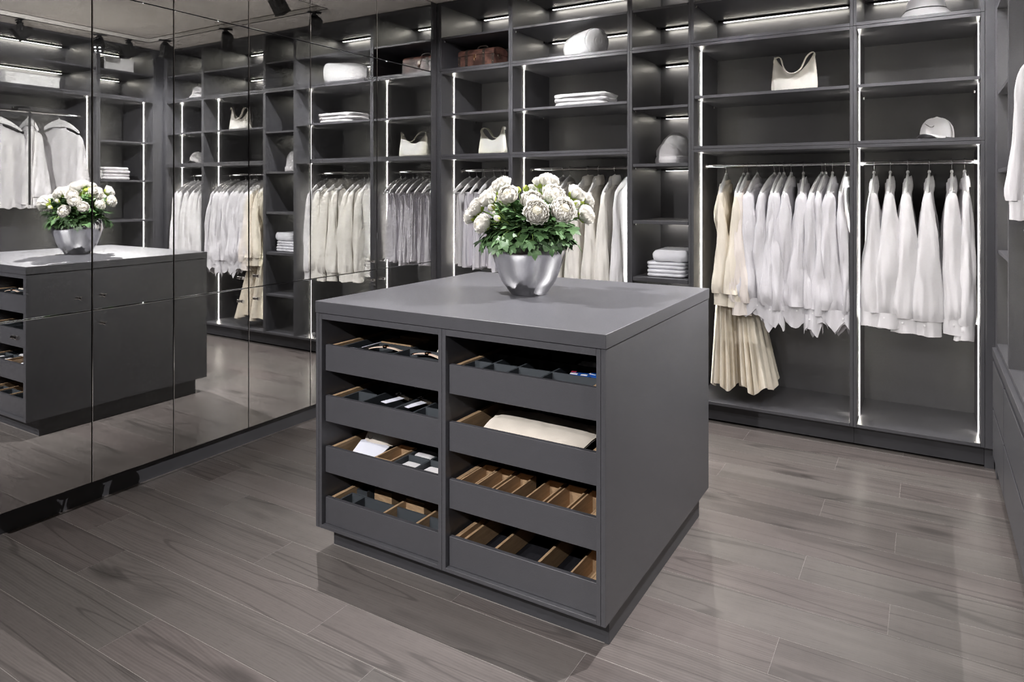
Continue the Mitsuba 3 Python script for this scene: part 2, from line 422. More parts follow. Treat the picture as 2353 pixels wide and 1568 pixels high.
# fillers of the two corners
fk = thing('filler_panel', 'narrow dark filler board in the corner between mirrors and back wardrobes', 'panel')
own(fk, box(MX + 0.001, SEAM[0] - 0.0008, D, D + 0.02, 0.0, SOFFIT - 0.002, 0.0008), CARC)
fk = thing('filler_panel', 'dark filler board in the right back corner beside the six white shirts', 'panel')
own(fk, cat(box(SEAM[5] + 0.0008, RX, D, D + 0.02, 0.114, SOFFIT - 0.002, 0.0008), box(SEAM[5] + 0.0008, RX, D + 0.05, D + 0.066, 0.0, 0.113)), CARC)

# ---------------------------------------------------------------- mirrored wardrobes on the left
MZ = [0.1037, 0.8715, 2.2950, SOFFIT - 0.003]
MY = [(1.2750, 1.6626, 2.0503), (2.0503, 2.489, 2.930), (2.930, 3.516, 4.111)]
MLAB = ['mirror-fronted wardrobe of narrow doors reflecting the vase and drawer island, frontmost of its wall',
        'mirror-fronted wardrobe in the middle of its wall, reflecting the open hanging columns',
        'mirror-fronted wardrobe with widest doors, ending at the back corner']
for (ya, yb, yc), lab in zip(MY, MLAB):
    w = thing('mirrored_wardrobe', lab, 'wardrobe')
    put(w, 'carcass', cat(box(MX - 0.60, MX - 0.024, ya + 0.001, ya + 0.017, 0.104, SOFFIT - 0.002), box(MX - 0.60, MX - 0.024, yc - 0.017, yc - 0.001, 0.104, SOFFIT - 0.002),
                          box(MX - 0.60, MX - 0.59, ya + 0.017, yc - 0.017, 0.104, SOFFIT - 0.002), box(MX - 0.59, MX - 0.024, ya + 0.017, yc - 0.017, 0.104, 0.122), box(MX - 0.59, MX - 0.024, ya + 0.017, yc - 0.017, SOFFIT - 0.02, SOFFIT - 0.002),
                          box(MX - 0.59, MX - 0.03, ya + 0.017, yc - 0.017, MZ[1] - 0.009, MZ[1] + 0.009), box(MX - 0.59, MX - 0.03, ya + 0.017, yc - 0.017, MZ[2] - 0.009, MZ[2] + 0.009)), 'anthracite_plain')
    put(w, 'plinth', box(MX - 0.075, MX - 0.058, ya, yc, 0.0, 0.103), 'anthracite_plain')
    for (y0, y1, side) in ((ya, yb, 1), (yb, yc, -1)):
        for j in range(3):
            g = 0.0018
            dk = put(w, 'door', box(MX - 0.022, MX - 0.0042, y0 + g, y1 - g, MZ[j] + g, MZ[j + 1] - g, 0.0006), 'anthracite_plain')
            put(dk, 'mirror', box(MX - 0.004, MX, y0 + g, y1 - g, MZ[j] + g, MZ[j + 1] - g, 0.0025), 'mirror_silver', label='silver mirror pane')
            if j < 2:
                yk = (y1 - 0.052) if side > 0 else (y0 + 0.052)
                zk = (MZ[1] - 0.066) if j == 0 else (MZ[1] + 0.060)
                if ya < 1.3 and side > 0 and j == 0:
                    yk = y0 + 0.085
                put(dk, 'knob', cat(tube([(MX, yk, zk), (MX + 0.010, yk, zk)], 0.0055, 12), tube([(MX + 0.010, yk, zk), (MX + 0.024, yk, zk)], 0.0085, 14)), 'chrome', 40, label='small round chrome knob')
sp = thing('end_panel', 'dark end board closing the mirrored wardrobes at the back corner', 'panel')
own(sp, box(MX - 0.6, MX, 4.1125, D - 0.0005, 0.104, SOFFIT - 0.003, 0.0008), CARC)

# ---------------------------------------------------------------- right wardrobes
RB = 0.86
ru = Unit('wardrobe', 'open anthracite corner column with a folded stack on its shelf, seen in the mirror', 'wardrobe', 3.535, 4.085, RX, RB, 'x')
rw = Unit('wardrobe', 'open anthracite wardrobe with white shirts and a white storage box, seen in the mirror', 'wardrobe', 2.600, 3.533, RX, RB, 'x')
for u in (ru, rw):
    u.module(2.3014, SOFFIT - 0.002); u.shelf(2.562, 2.545)
    u.rear_light(SOFFIT - 0.0205); u.rear_light(2.545)
    u.module(0.645, 2.3014)
    u.module(0.104, 0.600)
    put(u.k, 'counter', u.bx(u.u0, u.u1, -0.018, RB - RX, 0.603, 0.641, 0.001), CARC)
    for z0, z1 in ((0.353, 0.575), (0.118, 0.338)):
        put(u.k, 'drawer', u.bx(u.u0 + 0.012, u.u1 - 0.006, -0.016, 0.0, z0, z1, 0.001), CARC)
    put(u.k, 'plinth', u.bx(u.u0, u.u1, 0.03, 0.046, 0.0, 0.103), 'anthracite_plain')
for zt, zb in ((1.885, 1.868), (1.508, 1.490), (1.117, 1.100)):
    ru.shelf(zt, zb)
ru.strips([(0.664, 1.100), (1.117, 1.490), (1.508, 1.868), (1.885, 2.282)])
rw.strips([(0.664, 2.282)])
rw.rail(0.285, 2.115)
own(thing('filler_panel', 'dark filler board between the right wardrobes and the back corner', 'panel'), box(RX, RX + 0.02, 4.0865, D - 0.0005, 0.0, SOFFIT - 0.002, 0.0008), CARC)

# ---------------------------------------------------------------- island
IX0, IX1, IY0, IY1, IZ0, IZ1 = -2.0355, -0.8165, 1.8995, 3.0380, 0.9293, 0.9756
isl = thing('drawer_island', 'freestanding anthracite drawer island with eight open drawers, standing on the wood floor', 'island')
put(isl, 'countertop', box(IX0, IX1, IY0, IY1, IZ0 + 0.0016, IZ1, 0.0015), CARC)
bx0, bx1, by0, by1, bz = -2.034, -0.8195, 1.9025, 3.0365, 0.0991
put(isl, 'side_panel', box(bx0, bx0 + 0.0150, by0, by1, bz, IZ0, 0.0008), CARC)
put(isl, 'side_panel', box(bx1 - 0.0150, bx1, by0, by1, bz, IZ0, 0.0008), CARC)
put(isl, 'back_panel', box(bx0 + 0.016, bx1 - 0.016, by1 - 0.017, by1, bz, IZ0, 0.0008), CARC)
for (x0, x1) in ((-2.0182, -2.003), (-1.442, -1.4267), (-1.4258, -1.410), (-0.850, -0.8355)):
    put(isl, 'divider_panel', box(x0 + 0.0003, x1, by0 + 0.0005, by1 - 0.02, bz, IZ0 - 0.0005, 0.0006), CARC)
for (x0, x1) in ((-2.003, -1.442), (-1.410, -0.850)):
    put(isl, 'top_rail', box(x0, x1, by0 + 0.0008, by0 + 0.55, 0.907, IZ0 - 0.0005, 0.0006), CARC)
    put(isl, 'bottom_rail', box(x0, x1, by0 + 0.0008, by1 - 0.02, bz, 0.1125, 0.0006), CARC)
put(isl, 'plinth', box(-2.0150, -0.8400, 1.9785, 2.9610, 0.0, bz - 0.0005, 0.0008), 'anthracite_plain')
put(isl, 'plinth_trim', cat(box(-2.0149, -0.855, 1.9768, 1.9785, 0.0003, 0.0024)), 'floor_joint')
FY = 1.920                       # faces of the drawer fronts
LEVELS = [(0.7055, 0.8060), (0.5085, 0.6085), (0.3110, 0.4110), (0.1135, 0.2140)]
DY1 = 2.43
def drawer(x0, x1, z0, z1):
    k = put(isl, 'drawer', box(x0 + 0.003, x1 - 0.003, FY, FY + 0.017, z0, z1, 0.0010), CARC)
    put(k, 'drawer_side', box(x0 + 0.014, x0 + 0.030, FY + 0.018, DY1, z0 + 0.008, z1 - 0.003, 0.0006), 'oak_wood', label='oak drawer side')
    put(k, 'drawer_side', box(x1 - 0.030, x1 - 0.014, FY + 0.018, DY1, z0 + 0.008, z1 - 0.003, 0.0006), 'oak_wood', label='oak drawer side')
    put(k, 'drawer_back', box(x0 + 0.030, x1 - 0.030, DY1 - 0.016, DY1, z0 + 0.008, z1 - 0.012), 'oak_wood', label='oak drawer back')
    put(k, 'drawer_base', box(x0 + 0.030, x1 - 0.030, FY + 0.018, DY1 - 0.016, z0 + 0.010, z0 + 0.018), 'dark_lining', label='dark drawer lining')
    return k
LD = [drawer(-2.003, -1.442, a, b) for a, b in LEVELS]
RD = [drawer(-1.410, -0.850, a, b) for a, b in LEVELS]
def tray(name, label, group, x0, x1, y0, y1, z0, z1, t, m, catg='tray', fl=0.006):
    k = thing(name, label, catg, group)
    put(k, 'wall', cat(box(x0, x0 + t, y0, y1, z0, z1), box(x1 - t, x1, y0, y1, z0, z1), box(x0 + t, x1 - t, y0, y0 + t, z0, z1), box(x0 + t, x1 - t, y1 - t, y1, z0, z1)), m)
    put(k, 'base', box(x0 + t, x1 - t, y0 + t, y1 - t, z0, z0 + fl), m)
    return k
def insert(name, label, z0, z1, x0, x1, ys, xs, y0=1.940, y1=2.40, t=0.008, m='tray_grey', cross=()):
    """a dark divider insert lying in a drawer: long walls at xs, cross walls (xa, xb, y)"""
    k = thing(name, label, 'drawer insert')
    put(k, 'frame', cat(box(x0, x0 + t, y0, y1, z0, z1), box(x1 - t, x1, y0, y1, z0, z1), box(x0 + t, x1 - t, y0, y0 + t, z0, z1), box(x0 + t, x1 - t, y1 - t, y1, z0, z1)), m)
    put(k, 'tray_floor', box(x0 + t, x1 - t, y0 + t, y1 - t, z0, z0 + 0.004), 'dark_lining')
    for x in xs:
        put(k, 'partition', box(x - t / 2, x + t / 2, y0 + t, y1 - t, z0 + 0.004, z1), m)
    for xa, xb, y in cross:
        put(k, 'cross_partition', box(xa, xb, y, y + 0.005, z0 + 0.004, z1 + 0.002), m)
    return k

# left column, top drawer
insert('drawer_insert', 'dark divider insert with watch straps in the top left drawer of the island', 0.7240, 0.797, -1.958, -1.474, 0, [-1.870, -1.700], cross=[(-1.866, -1.704, 2.078), (-1.696, -1.482, 2.06), (-1.950, -1.874, 2.20)])
own(thing('name_card', 'small white card at the front of the top left drawer', 'card'), xf(box(-0.032, 0.032, -0.012, 0.012, 0, 0.004, 0.001), mat4((-1.912, 1.985, 0.783), rz=0.05, rx=0.12)), 'white_card')
own(thing('card_holder', 'thin white strip lying along the divider in the top left drawer', 'card'), box(-1.872, -1.868, 1.985, 2.20, 0.797, 0.7985), 'white_card')
for (x0, x1, y0, y1, lb) in ((-1.862, -1.712, 2.085, 2.160, 'oak box with lid, front one of two in the top left drawer'), (-1.862, -1.712, 2.200, 2.262, 'oak box with lid, rear one of two in the top left drawer')):
    k = thing('oak_box', lb, 'box')
    put(k, 'body', box(x0, x1, y0, y1, 0.730, 0.784, 0.001), 'oak_wood'); put(k, 'lid', box(x0 - 0.001, x1 + 0.001, y0 - 0.001, y1 + 0.001, 0.7845, 0.804, 0.0015), 'oak_wood')
def watch(x, y, z, rz, lb):
    k = thing('wristwatch', lb, 'watch'); M = mat4((x, y, z), rz)
    s = np.linspace(-1, 1, 24); ctr = np.stack([s * 0.075, 0 * s, 0.014 - 0.012 * s * s], 1)
    V = np.vstack([ctr + [0, -0.007, 0], ctr + [0, 0.007, 0], ctr + [0, -0.007, -0.003], ctr + [0, 0.007, -0.003]])
    n = 24; i = np.arange(n - 1)
    q = np.vstack([np.stack([i, i + 1, n + i + 1, n + i], 1), np.stack([2 * n + i + 1, 2 * n + i, 3 * n + i, 3 * n + i + 1], 1), np.stack([i + 1, i, 2 * n + i, 2 * n + i + 1], 1), np.stack([n + i, n + i + 1, 3 * n + i + 1, 3 * n + i], 1)])
    put(k, 'strap', xf((V, np.vstack([q[:, :3], q[:, [0, 2, 3]]])), M), 'beige_strap', label='beige strap')
    put(k, 'watch_case', xf(lathe([(0, 0.010), (0.011, 0.010), (0.012, 0.013), (0.012, 0.017), (0.010, 0.019), (0, 0.0195)], 20), M), 'brass', 40, label='rose gold case')
    put(k, 'buckle', xf(tube([(0.066, -0.009, 0.005), (0.080, -0.009, 0.002), (0.080, 0.009, 0.002), (0.066, 0.009, 0.005)], 0.0015, 6), M), 'brass')
watch(-1.795, 2.035, 0.785, 0.15, 'beige watch strap lying before the oak boxes in the top left drawer')
watch(-1.585, 2.030, 0.785, 3.05, 'beige watch strap by the middle post in the top left drawer')
k = thing('bracelet_roll', 'small beige roll behind the right watch strap in the top left drawer', 'roll')
own(k, xf(tube([(-0.05, 0, 0), (-0.045, 0, 0), (0.045, 0, 0), (0.05, 0, 0)], [0.012, 0.019, 0.019, 0.012], 20), mat4((-1.545, 2.11, 0.785), 0.1)), 'beige_canvas', 40)

# left column, second drawer
insert('drawer_insert', 'dark divider insert under the wallets in the second left drawer of the island', 0.5265, 0.597, -1.958, -1.474, 0, [-1.850, -1.690, -1.600], cross=[(-1.950, -1.854, 2.05), (-1.950, -1.854, 2.19), (-1.596, -1.482, 2.03)])
for i, x in enumerate((-1.765, -1.655)):
    k = thing('wallet', ('dark leather wallet with a white paper tag, left one in the second left drawer', 'dark leather wallet with a white paper tag, right one in the second left drawer')[i], 'wallet')
    M = mat4((x, 2.10, 0.582), rz=-0.22)
    put(k, 'cover', xf(cat(box(-0.036, 0.036, 0.0, 0.12, 0.0, 0.012, 0.003), box(-0.036, 0.036, 0.0, 0.12, 0.0125, 0.020, 0.003)), M), 'dark_leather')
    put(k, 'paper_tag', xf(cat(box(-0.022, 0.012, -0.088, 0.0, 0.006, 0.0075)), M), 'white_card', label='white paper tag')
    put(k, 'clasp', xf(cat(tube([(-0.042, -0.002, 0.014), (-0.03, 0.012, 0.020), (-0.014, 0.004, 0.020)], 0.004, 8), lathe([(0, 0.020), (0.008, 0.0205), (0.006, 0.023), (0, 0.0235)], 12)), M), 'chrome', 40)
k = thing('goggles', 'translucent dark goggles with a looped strap, rear of the second left drawer', 'goggles')
s = np.linspace(0, PI, 30)
put(k, 'lens', xf(cat(xf(trimesh.creation.icosphere(2, 0.05), np.diag([1.5, 0.5, 0.62, 1.0])), xf(trimesh.creation.icosphere(2, 0.05), np.array([[1.3, 0, 0, 0.10], [0, 0.5, 0, 0.01], [0, 0, 0.6, 0], [0, 0, 0, 1.0]]))), mat4((-1.70, 2.24, 0.600), 0.15)), 'smoke_plastic', True)
put(k, 'strap', tube(np.stack([-1.80 + 0.03 * np.cos(s * 2), 2.26 + 0 * s, 0.585 + 0.03 * np.sin(s * 2)], 1), 0.003, 8), 'grey_knit', True)

# left column, third drawer
k = thing('visor_cap', 'white peaked cap lying brim forward in the third left drawer', 'cap')
n1, n2 = 20, 12
uu, vv = np.meshgrid(np.linspace(-1, 1, n1), np.linspace(0, 1, n2), indexing='ij')
bx_ = uu * (0.062 + 0.012 * (1 - vv)); by_ = 2.060 - 0.108 * vv * (1 - 0.16 * uu ** 2); bz_ = 0.415 - 0.020 * vv - 0.012 * uu ** 2
put(k, 'brim', cat((np.stack([bx_ - 1.852 - 0.02 * (1 - vv), by_, bz_], -1).reshape(-1, 3), grid_faces(n1, n2)), (np.stack([bx_ - 1.852 - 0.02 * (1 - vv), by_, bz_ - 0.003], -1).reshape(-1, 3), grid_faces(n1, n2)[:, ::-1])), 'white_card', True)
th, ph = np.meshgrid(np.linspace(0, 2 * PI, 40), np.linspace(0, PI / 2, 14), indexing='ij')
rr = 1 + 0.05 * np.sin(6 * th) * np.sin(ph) ** 2 + 0.03 * meshkit.noise(np.stack([th * 3, ph * 4, 0 * th], -1), 3)
put(k, 'crown', (np.stack([-1.868 + 0.085 * rr * np.cos(th) * np.cos(ph), 2.125 + 0.085 * rr * np.sin(th) * np.cos(ph), 0.400 + 0.062 * rr * np.sin(ph)], -1).reshape(-1, 3), grid_faces(40, 14)), 'beige_canvas', True, label='pale canvas crown')
put(k, 'emblem', tube(smooth_curve([(-1.895, 2.047, 0.432), (-1.888, 2.043, 0.423), (-1.880, 2.0425, 0.424), (-1.868, 2.043, 0.434)], 14), 0.0012, 6), 'dark_leather', True, label='small dark curved tick emblem')
tray('oak_tray', 'narrow empty oak tray beside the white cap in the third left drawer', None, -1.772, -1.692, 1.945, 2.10, 0.330, 0.406, 0.007, 'oak_wood')
insert('drawer_insert', 'dark divider insert with folded white cloths in the third left drawer', 0.329, 0.402, -1.688, -1.474, 0, [-1.580], cross=[(-1.680, -1.584, 2.034), (-1.576, -1.482, 2.034)])
def pad(x0, x1, y0, y1, z, h, seed, layers=1, wob=0.004):
    """a soft folded cloth: stacked slabs with rounded, slightly wavy edges"""
    ms = []; r = np.random.default_rng(seed)
    for L in range(layers):
        n, m = 64, 12
        a = np.linspace(0, 2 * PI, n, endpoint=False)
        hl = h / layers
        ox0, ox1, oy = r.uniform(0, wob), r.uniform(0, wob), r.uniform(0, wob)
        cx_, cy_ = np.sign(np.cos(a)) * np.abs(np.cos(a)) ** 0.22, np.sign(np.sin(a)) * np.abs(np.sin(a)) ** 0.22
        R = []
        for t in np.sin(np.linspace(-PI / 2, PI / 2, m)):
            ins = min(hl * 0.48, 0.016) * (1 - math.sqrt(max(0.0, 1 - t * t)))
            ax_, ay_ = (x1 - x0 - ox0 - ox1) / 2 - ins, (y1 - y0) / 2 - oy - ins
            R.append(np.stack([(x0 + ox0 + x1 - ox1) / 2 + ax_ * cx_, (y0 + y1) / 2 + ay_ * cy_, z + hl * (L + 0.5 + 0.5 * t) + 0 * a], 1))
        V = np.vstack(R); F = grid_faces(m, n, True)
        V = np.vstack([V, [[(x0 + x1) / 2, (y0 + y1) / 2, z + hl * L]], [[(x0 + x1) / 2, (y0 + y1) / 2, z + hl * (L + 1)]]])
        i = np.arange(n); j = (i + 1) % n; b = m * n
        F = np.vstack([F, np.stack([j, i, np.full(n, b)], 1), np.stack([b - n + i, b - n + j, np.full(n, b + 1)], 1)])
        V[:, 2] += 0.16 * hl * (meshkit.noise(V * 22, seed) - 0.5); V[:, :2] += wob * (meshkit.noise(V * [30, 30, 60] + 5, seed + L) - 0.5)[:, None]
        V[:, 2] = np.maximum(V[:, 2], z)
        ms.append((V, F))
    return cat(*ms)
CLG = [(-1.672, -1.590, 1.956, 2.026, 'flat folded white cloth, front left square of the third drawer insert'),
       (-1.572, -1.485, 1.956, 2.026, 'flat folded white cloth against the middle post in the third left drawer'),
       (-1.675, -1.590, 2.046, 2.12, 'crumpled white cloth, rear square of the third drawer insert')]
for i, (x0, x1, y0, y1, lb) in enumerate(CLG):
    own(thing('folded_cloth', lb, 'cloth'), pad(x0, x1, y0, y1, 0.3335, 0.058 + 0.012 * (i == 2), 11 + i, 2), 'white_cotton', 40)

# left column, bottom drawer
tray('storage_box', 'dark grey open box in the bottom left drawer', None, -1.960, -1.905, 2.05, 2.20, 0.132, 0.205, 0.004, 'tray_grey', 'box')
insert('drawer_insert', 'dark divider wall and floor insert in the bottom left drawer', 0.1315, 0.198, -1.966, -1.474, 0, [-1.895, -1.740, -1.590], t=0.008, m='tray_grey', y1=2.03)
for (x0, x1, lb) in ((-1.890, -1.800, 'small oak box standing left of the oak partition in the bottom left drawer'), (-1.728, -1.640, 'small oak box standing right of the oak partition in the bottom left drawer')):
    k = thing('oak_box', lb, 'box')
    put(k, 'body', box(x0, x1, 2.075, 2.20, 0.132, 0.206, 0.0012), 'oak_wood')
    put(k, 'lid', box(x0 + 0.001, x1 - 0.001, 2.076, 2.199, 0.2065, 0.212, 0.001), 'oak_wood')
for x, lb in ((-1.7405, 'left oak partition'), (-1.585, 'right oak partition')):
    own(thing('oak_partition', f'{lb} running back through the bottom left drawer', 'partition'), box(x + 0.0045, x + 0.014, 1.95, 2.38, 0.1355, 0.204, 0.001), 'oak_wood')

# right column, top drawer: grey grid insert and tissues
insert('drawer_insert', 'grey divider insert with many compartments in the top right drawer of the island', 0.7240, 0.797, -1.385, -0.882, 0, [-1.303, -1.202, -1.073],
       cross=[(-1.377, -1.307, 2.033), (-1.299, -1.206, 2.036), (-1.198, -1.077, 2.036), (-1.069, -0.890, 2.038), (-1.377, -1.307, 2.155), (-1.299, -1.206, 2.156), (-1.198, -1.077, 2.157), (-1.069, -0.890, 2.158), (-1.377, -1.307, 2.28), (-1.299, -1.206, 2.28), (-1.198, -1.077, 2.28), (-1.069, -0.890, 2.28)])
for i, (x, y) in enumerate(((-0.985, 2.075), (-0.925, 2.095))):
    k = thing('tissue_pack', ('blue tissue pack, left one in the front right square of the top right drawer', 'blue tissue pack by the right post in the top right drawer')[i], 'tissue pack')
    M = mat4((x, y, 0.763), rz=0.12 - 0.3 * i)
    put(k, 'wrapper', xf(pad(-0.042, 0.042, -0.027, 0.027, 0, 0.034, 31 + i), M), 'tissue_blue', 40)
    put(k, 'label_print', xf(cat(box(-0.030, -0.004, -0.016, -0.004, 0.0335, 0.0352), box(0.008, 0.030, -0.019, -0.007, 0.0335, 0.0352)), M), 'tissue_white', label='white brush print')
    put(k, 'seal_flap', xf(box(-0.034, -0.016, 0.008, 0.018, 0.0335, 0.0352), M), 'tissue_red', label='red seal')
k = thing('crumpled_paper', 'crumpled white paper at the rear of the top right drawer', 'paper')
v = np.array(trimesh.creation.icosphere(3, 1.0).vertices); v *= (0.75 + 0.5 * meshkit.noise(v * 3.1, 4))[:, None]
own(k, (v * [0.075, 0.035, 0.03] + [-0.985, 2.212, 0.775], trimesh.creation.icosphere(3, 1.0).faces), 'white_cotton', False)

# right column, second drawer: canvas tote
k = thing('canvas_bag', 'beige canvas pouch lying in the second right drawer of the island', 'bag')
n1, n2 = 46, 26
uu, vv = np.meshgrid(np.linspace(-1, 1, n1), np.linspace(0, 1, n2), indexing='ij')
X = -1.135 + uu * (0.180 + 0.035 * vv) + 0.012 * (1 - vv); Y = 1.958 + 0.205 * vv + 0.006 * uu
bul = (1 - uu ** 4) * (1 - (2 * vv - 1) ** 4)
Zt = 0.580 + 0.016 * vv + 0.030 * bul + 0.020 * (meshkit.fbm(np.stack([uu * 2.2, vv * 2.2, 0 * uu], -1), 3, 5) - 0.5)
Zb = Zt - 0.006 - 0.045 * bul
put(k, 'body', cat((np.stack([X, Y, Zt], -1).reshape(-1, 3), grid_faces(n1, n2)), (np.stack([X, Y, Zb], -1).reshape(-1, 3), grid_faces(n1, n2)[:, ::-1])), 'beige_canvas', True)
put(k, 'corner_flap', (np.stack([-0.965 + 0.055 * uu, 2.115 + 0.06 * (vv - 0.5) + 0.01 * uu, 0.600 + 0.012 * np.sin(4 * vv + uu) - 0.014 * np.abs(uu)], -1).reshape(-1, 3), grid_faces(n1, n2)), 'beige_canvas', True)

# right column, third drawer: six oak trays
for i, (x0, x1) in enumerate(((-1.392, -1.3135), (-1.3115, -1.2445), (-1.2345, -1.1685), (-1.1180, -1.0510), (-1.0420, -0.9650), (-0.9570, -0.8820))):
    if i == 0: x0 = -1.3790
    tray('oak_tray', ['first', 'second', 'third', 'fourth', 'fifth', 'sixth'][i] + ' oak tray from the left in the third right drawer', 'oak trays of the third right drawer', x0, x1, 1.9400, 2.108, 0.330, 0.406, 0.006, 'oak_wood')
# right column, bottom drawer
for i, x in enumerate((-1.365, -1.2405, -1.0770)):
    own(thing('oak_partition', ('slim oak partition beside the left drawer side, bottom right drawer', 'oak partition between the first and second black compartment, bottom right drawer', 'oak partition between the second and third black compartment, bottom right drawer')[i], 'partition'),
        box(x, x + 0.010, 1.940, 2.40, 0.1325, 0.206, 0.001), 'oak_wood')
tray('oak_tray', 'oak tray against the right side of the bottom right drawer', None, -0.957, -0.884, 1.940, 2.108, 0.1325, 0.207, 0.006, 'oak_wood')

# ---------------------------------------------------------------- track spotlights
def spotlight(mount, aim, strength, cone, label):
    k = thing('track_spotlight', label, 'spotlight', 'black track spotlights')
    m = np.array(mount); a = np.array(aim, float)
    side = np.array([a[0] - m[0], a[1] - m[1], 0.0]); side /= np.linalg.norm(side)
    out = np.array([-side[1], side[0], 0.0])
    put(k, 'mount_plate', xf(box(-0.055, 0.055, -0.018, 0.018, -0.008, 0.0, 0.002), np.block([[np.stack([out, side, [0, 0, 1]], 1), m[:, None]], [np.zeros((1, 3)), 1]])), 'black_metal')
    pivot = m + [0, 0, -0.03]
    put(k, 'swivel', cat(xf(lathe([(0, -0.034), (0.026, -0.034), (0.030, -0.028), (0.016, -0.018), (0.014, -0.008), (0, -0.008)], 20), mat4(m))), 'black_metal', 40)
    hc = m + [0, 0, -0.105] + out * 0.03
    put(k, 'arm', tube(smooth_curve([pivot, pivot + out * 0.02 + [0, 0, -0.006], pivot + out * 0.050 + [0, 0, -0.03], hc + out * 0.018], 16), 0.011, 10), 'black_metal', True)
    d = a - hc; d /= np.linalg.norm(d)
    R = frame(d); M = np.eye(4); M[:3, :3] = R; M[:3, 3] = hc - out * 0.02
    put(k, 'lamp_head', xf(cat(box(-0.042, 0.042, -0.042, 0.042, -0.06, 0.05, 0.004), box(-0.042, 0.042, -0.042, -0.036, 0.05, 0.062), box(-0.042, 0.042, 0.036, 0.042, 0.05, 0.062), box(-0.042, -0.036, -0.036, 0.036, 0.05, 0.062), box(0.036, 0.042, -0.036, 0.036, 0.05, 0.062)), M), 'black_metal')
    dots = []
    for sx in (-1, 1):
        for sy in (-1, 1):
            q = np.eye(4); q[:3, :3] = R; q[:3, 3] = M[:3, 3] + R @ np.array([sx * 0.018, sy * 0.018, 0.0515])
            dots.append(xf(lathe([(0.0085, 0), (0.006, 0.001), (0.0001, 0.0013)], 12), q))
    put(k, 'lamps', cat(*dots), 'led_diffuser', label='four lit lamps', emitter=glow(150, SPOT_COLOR, 0.12))
    p = M[:3, 3] + d * 0.066
    scene[k + '_beam'] = {'type': 'spot', 'intensity': rgb(*[SPOT * strength * c for c in SPOT_COLOR]), 'cutoff_angle': float(cone), 'beam_width': 0.4 * cone, 'sampling_weight': 1.5 * strength,
                          'to_world': T().look_at(origin=p.tolist(), target=(p + d).tolist(), up=[0, 0, 1] if abs(d[2]) < 0.95 else [0, 1, 0])}
for l in LAMPS:
    spotlight(*l)

# ---------------------------------------------------------------- hangers and garments
# local frame of a hanger: x along its shoulders, y through its thickness, z up, origin on the rail's axis
RAIL_Y, RAIL_Z = D + 0.273, 1.560

def hanger_meshes(trousers=False, wide=0.215):
    hook_a = np.linspace(-0.3 * PI, 1.08 * PI, 22)
    hk = [(0, 0, -0.052), (0, 0, -0.034), (-0.006, 0, -0.026), (-0.0145, 0, -0.016)]
    arc = [(-0.0175 * math.cos(t), 0, 0.0175 * math.sin(t)) for t in hook_a]
    # the hook lies in the plane across the rail, that is along x
    hook = tube(smooth_curve([(0, 0, -0.055), (0, 0, -0.040), (-0.004, 0, -0.030), (-0.0125, 0, -0.0125), (-0.0172, 0, 0.002), (-0.012, 0, 0.0135), (0, 0, 0.0178), (0.012, 0, 0.0135), (0.0172, 0, 0.002), (0.0165, 0, -0.005)], 34), 0.0017, 8)
    xs = np.linspace(0, 1, 26)
    top = -0.050 - 0.118 * xs ** 1.25 + 0.012 * np.sin(PI * xs) * (xs < 2)
    th = 0.052 * (1 - xs) ** 1.2 + 0.024
    n = 14
    V = []
    full = np.r_[-xs[::-1], xs[1:]]
    for s in full:
        a = abs(s); zt = np.interp(a, xs, top); h = np.interp(a, xs, th)
        if a < 0.10: zt = zt - 0.004 * (a / 0.1 - 1) * 0 - 0.0
        w = 0.0055 + 0.0035 * a
        e = math.sqrt(max(0.0, 1 - max(0, (a - 0.93) / 0.07) ** 2)) if a > 0.93 else 1.0
        e = max(e, 0.12)
        t = np.arange(n) * 2 * PI / n
        cx_, cz_ = np.sign(np.cos(t)) * np.abs(np.cos(t)) ** 0.6, np.sign(np.sin(t)) * np.abs(np.sin(t)) ** 0.6
        V.append(np.stack([np.full(n, s * wide), 0.010 * a * a + w * cx_ * e, zt - h / 2 + h / 2 * cz_ * e], 1))
    V = np.vstack(V); F = grid_faces(len(full), n, True)
    m = len(full) * n; V = np.vstack([V, V[:n].mean(0), V[-n:].mean(0)]); i = np.arange(n); j = (i + 1) % n
    F = np.vstack([F, np.stack([j, i, np.full(n, m)], 1), np.stack([m - n + i, m - n + j, np.full(n, m + 1)], 1)])
    bar = tube([(-0.185, 0.008, -0.172), (0.185, 0.008, -0.172)], 0.0045, 10)
    neck = lathe([(0.0001, -0.058), (0.009, -0.058), (0.0075, -0.046), (0.004, -0.043), (0.0001, -0.043)], 14)
    return cat((V, F), neck), hook, bar
HB, HH, HBAR = hanger_meshes()
H_BODY, H_HOOK, H_BAR = mikit.ply(HB, 'white_plastic', 50), mikit.ply(HH, 'chrome', True), mikit.ply(HBAR, 'white_plastic', True)

def hanger(M, label, group, bar=False):
    k = thing('hanger', label, 'hanger', group)
    tw = T(M)
    put(k, 'shoulders', H_BODY, None, tw=tw); put(k, 'hook', H_HOOK, None, tw=tw, label='chrome hook')
    if bar: put(k, 'trouser_bar', H_BAR, None, tw=tw)
    return k

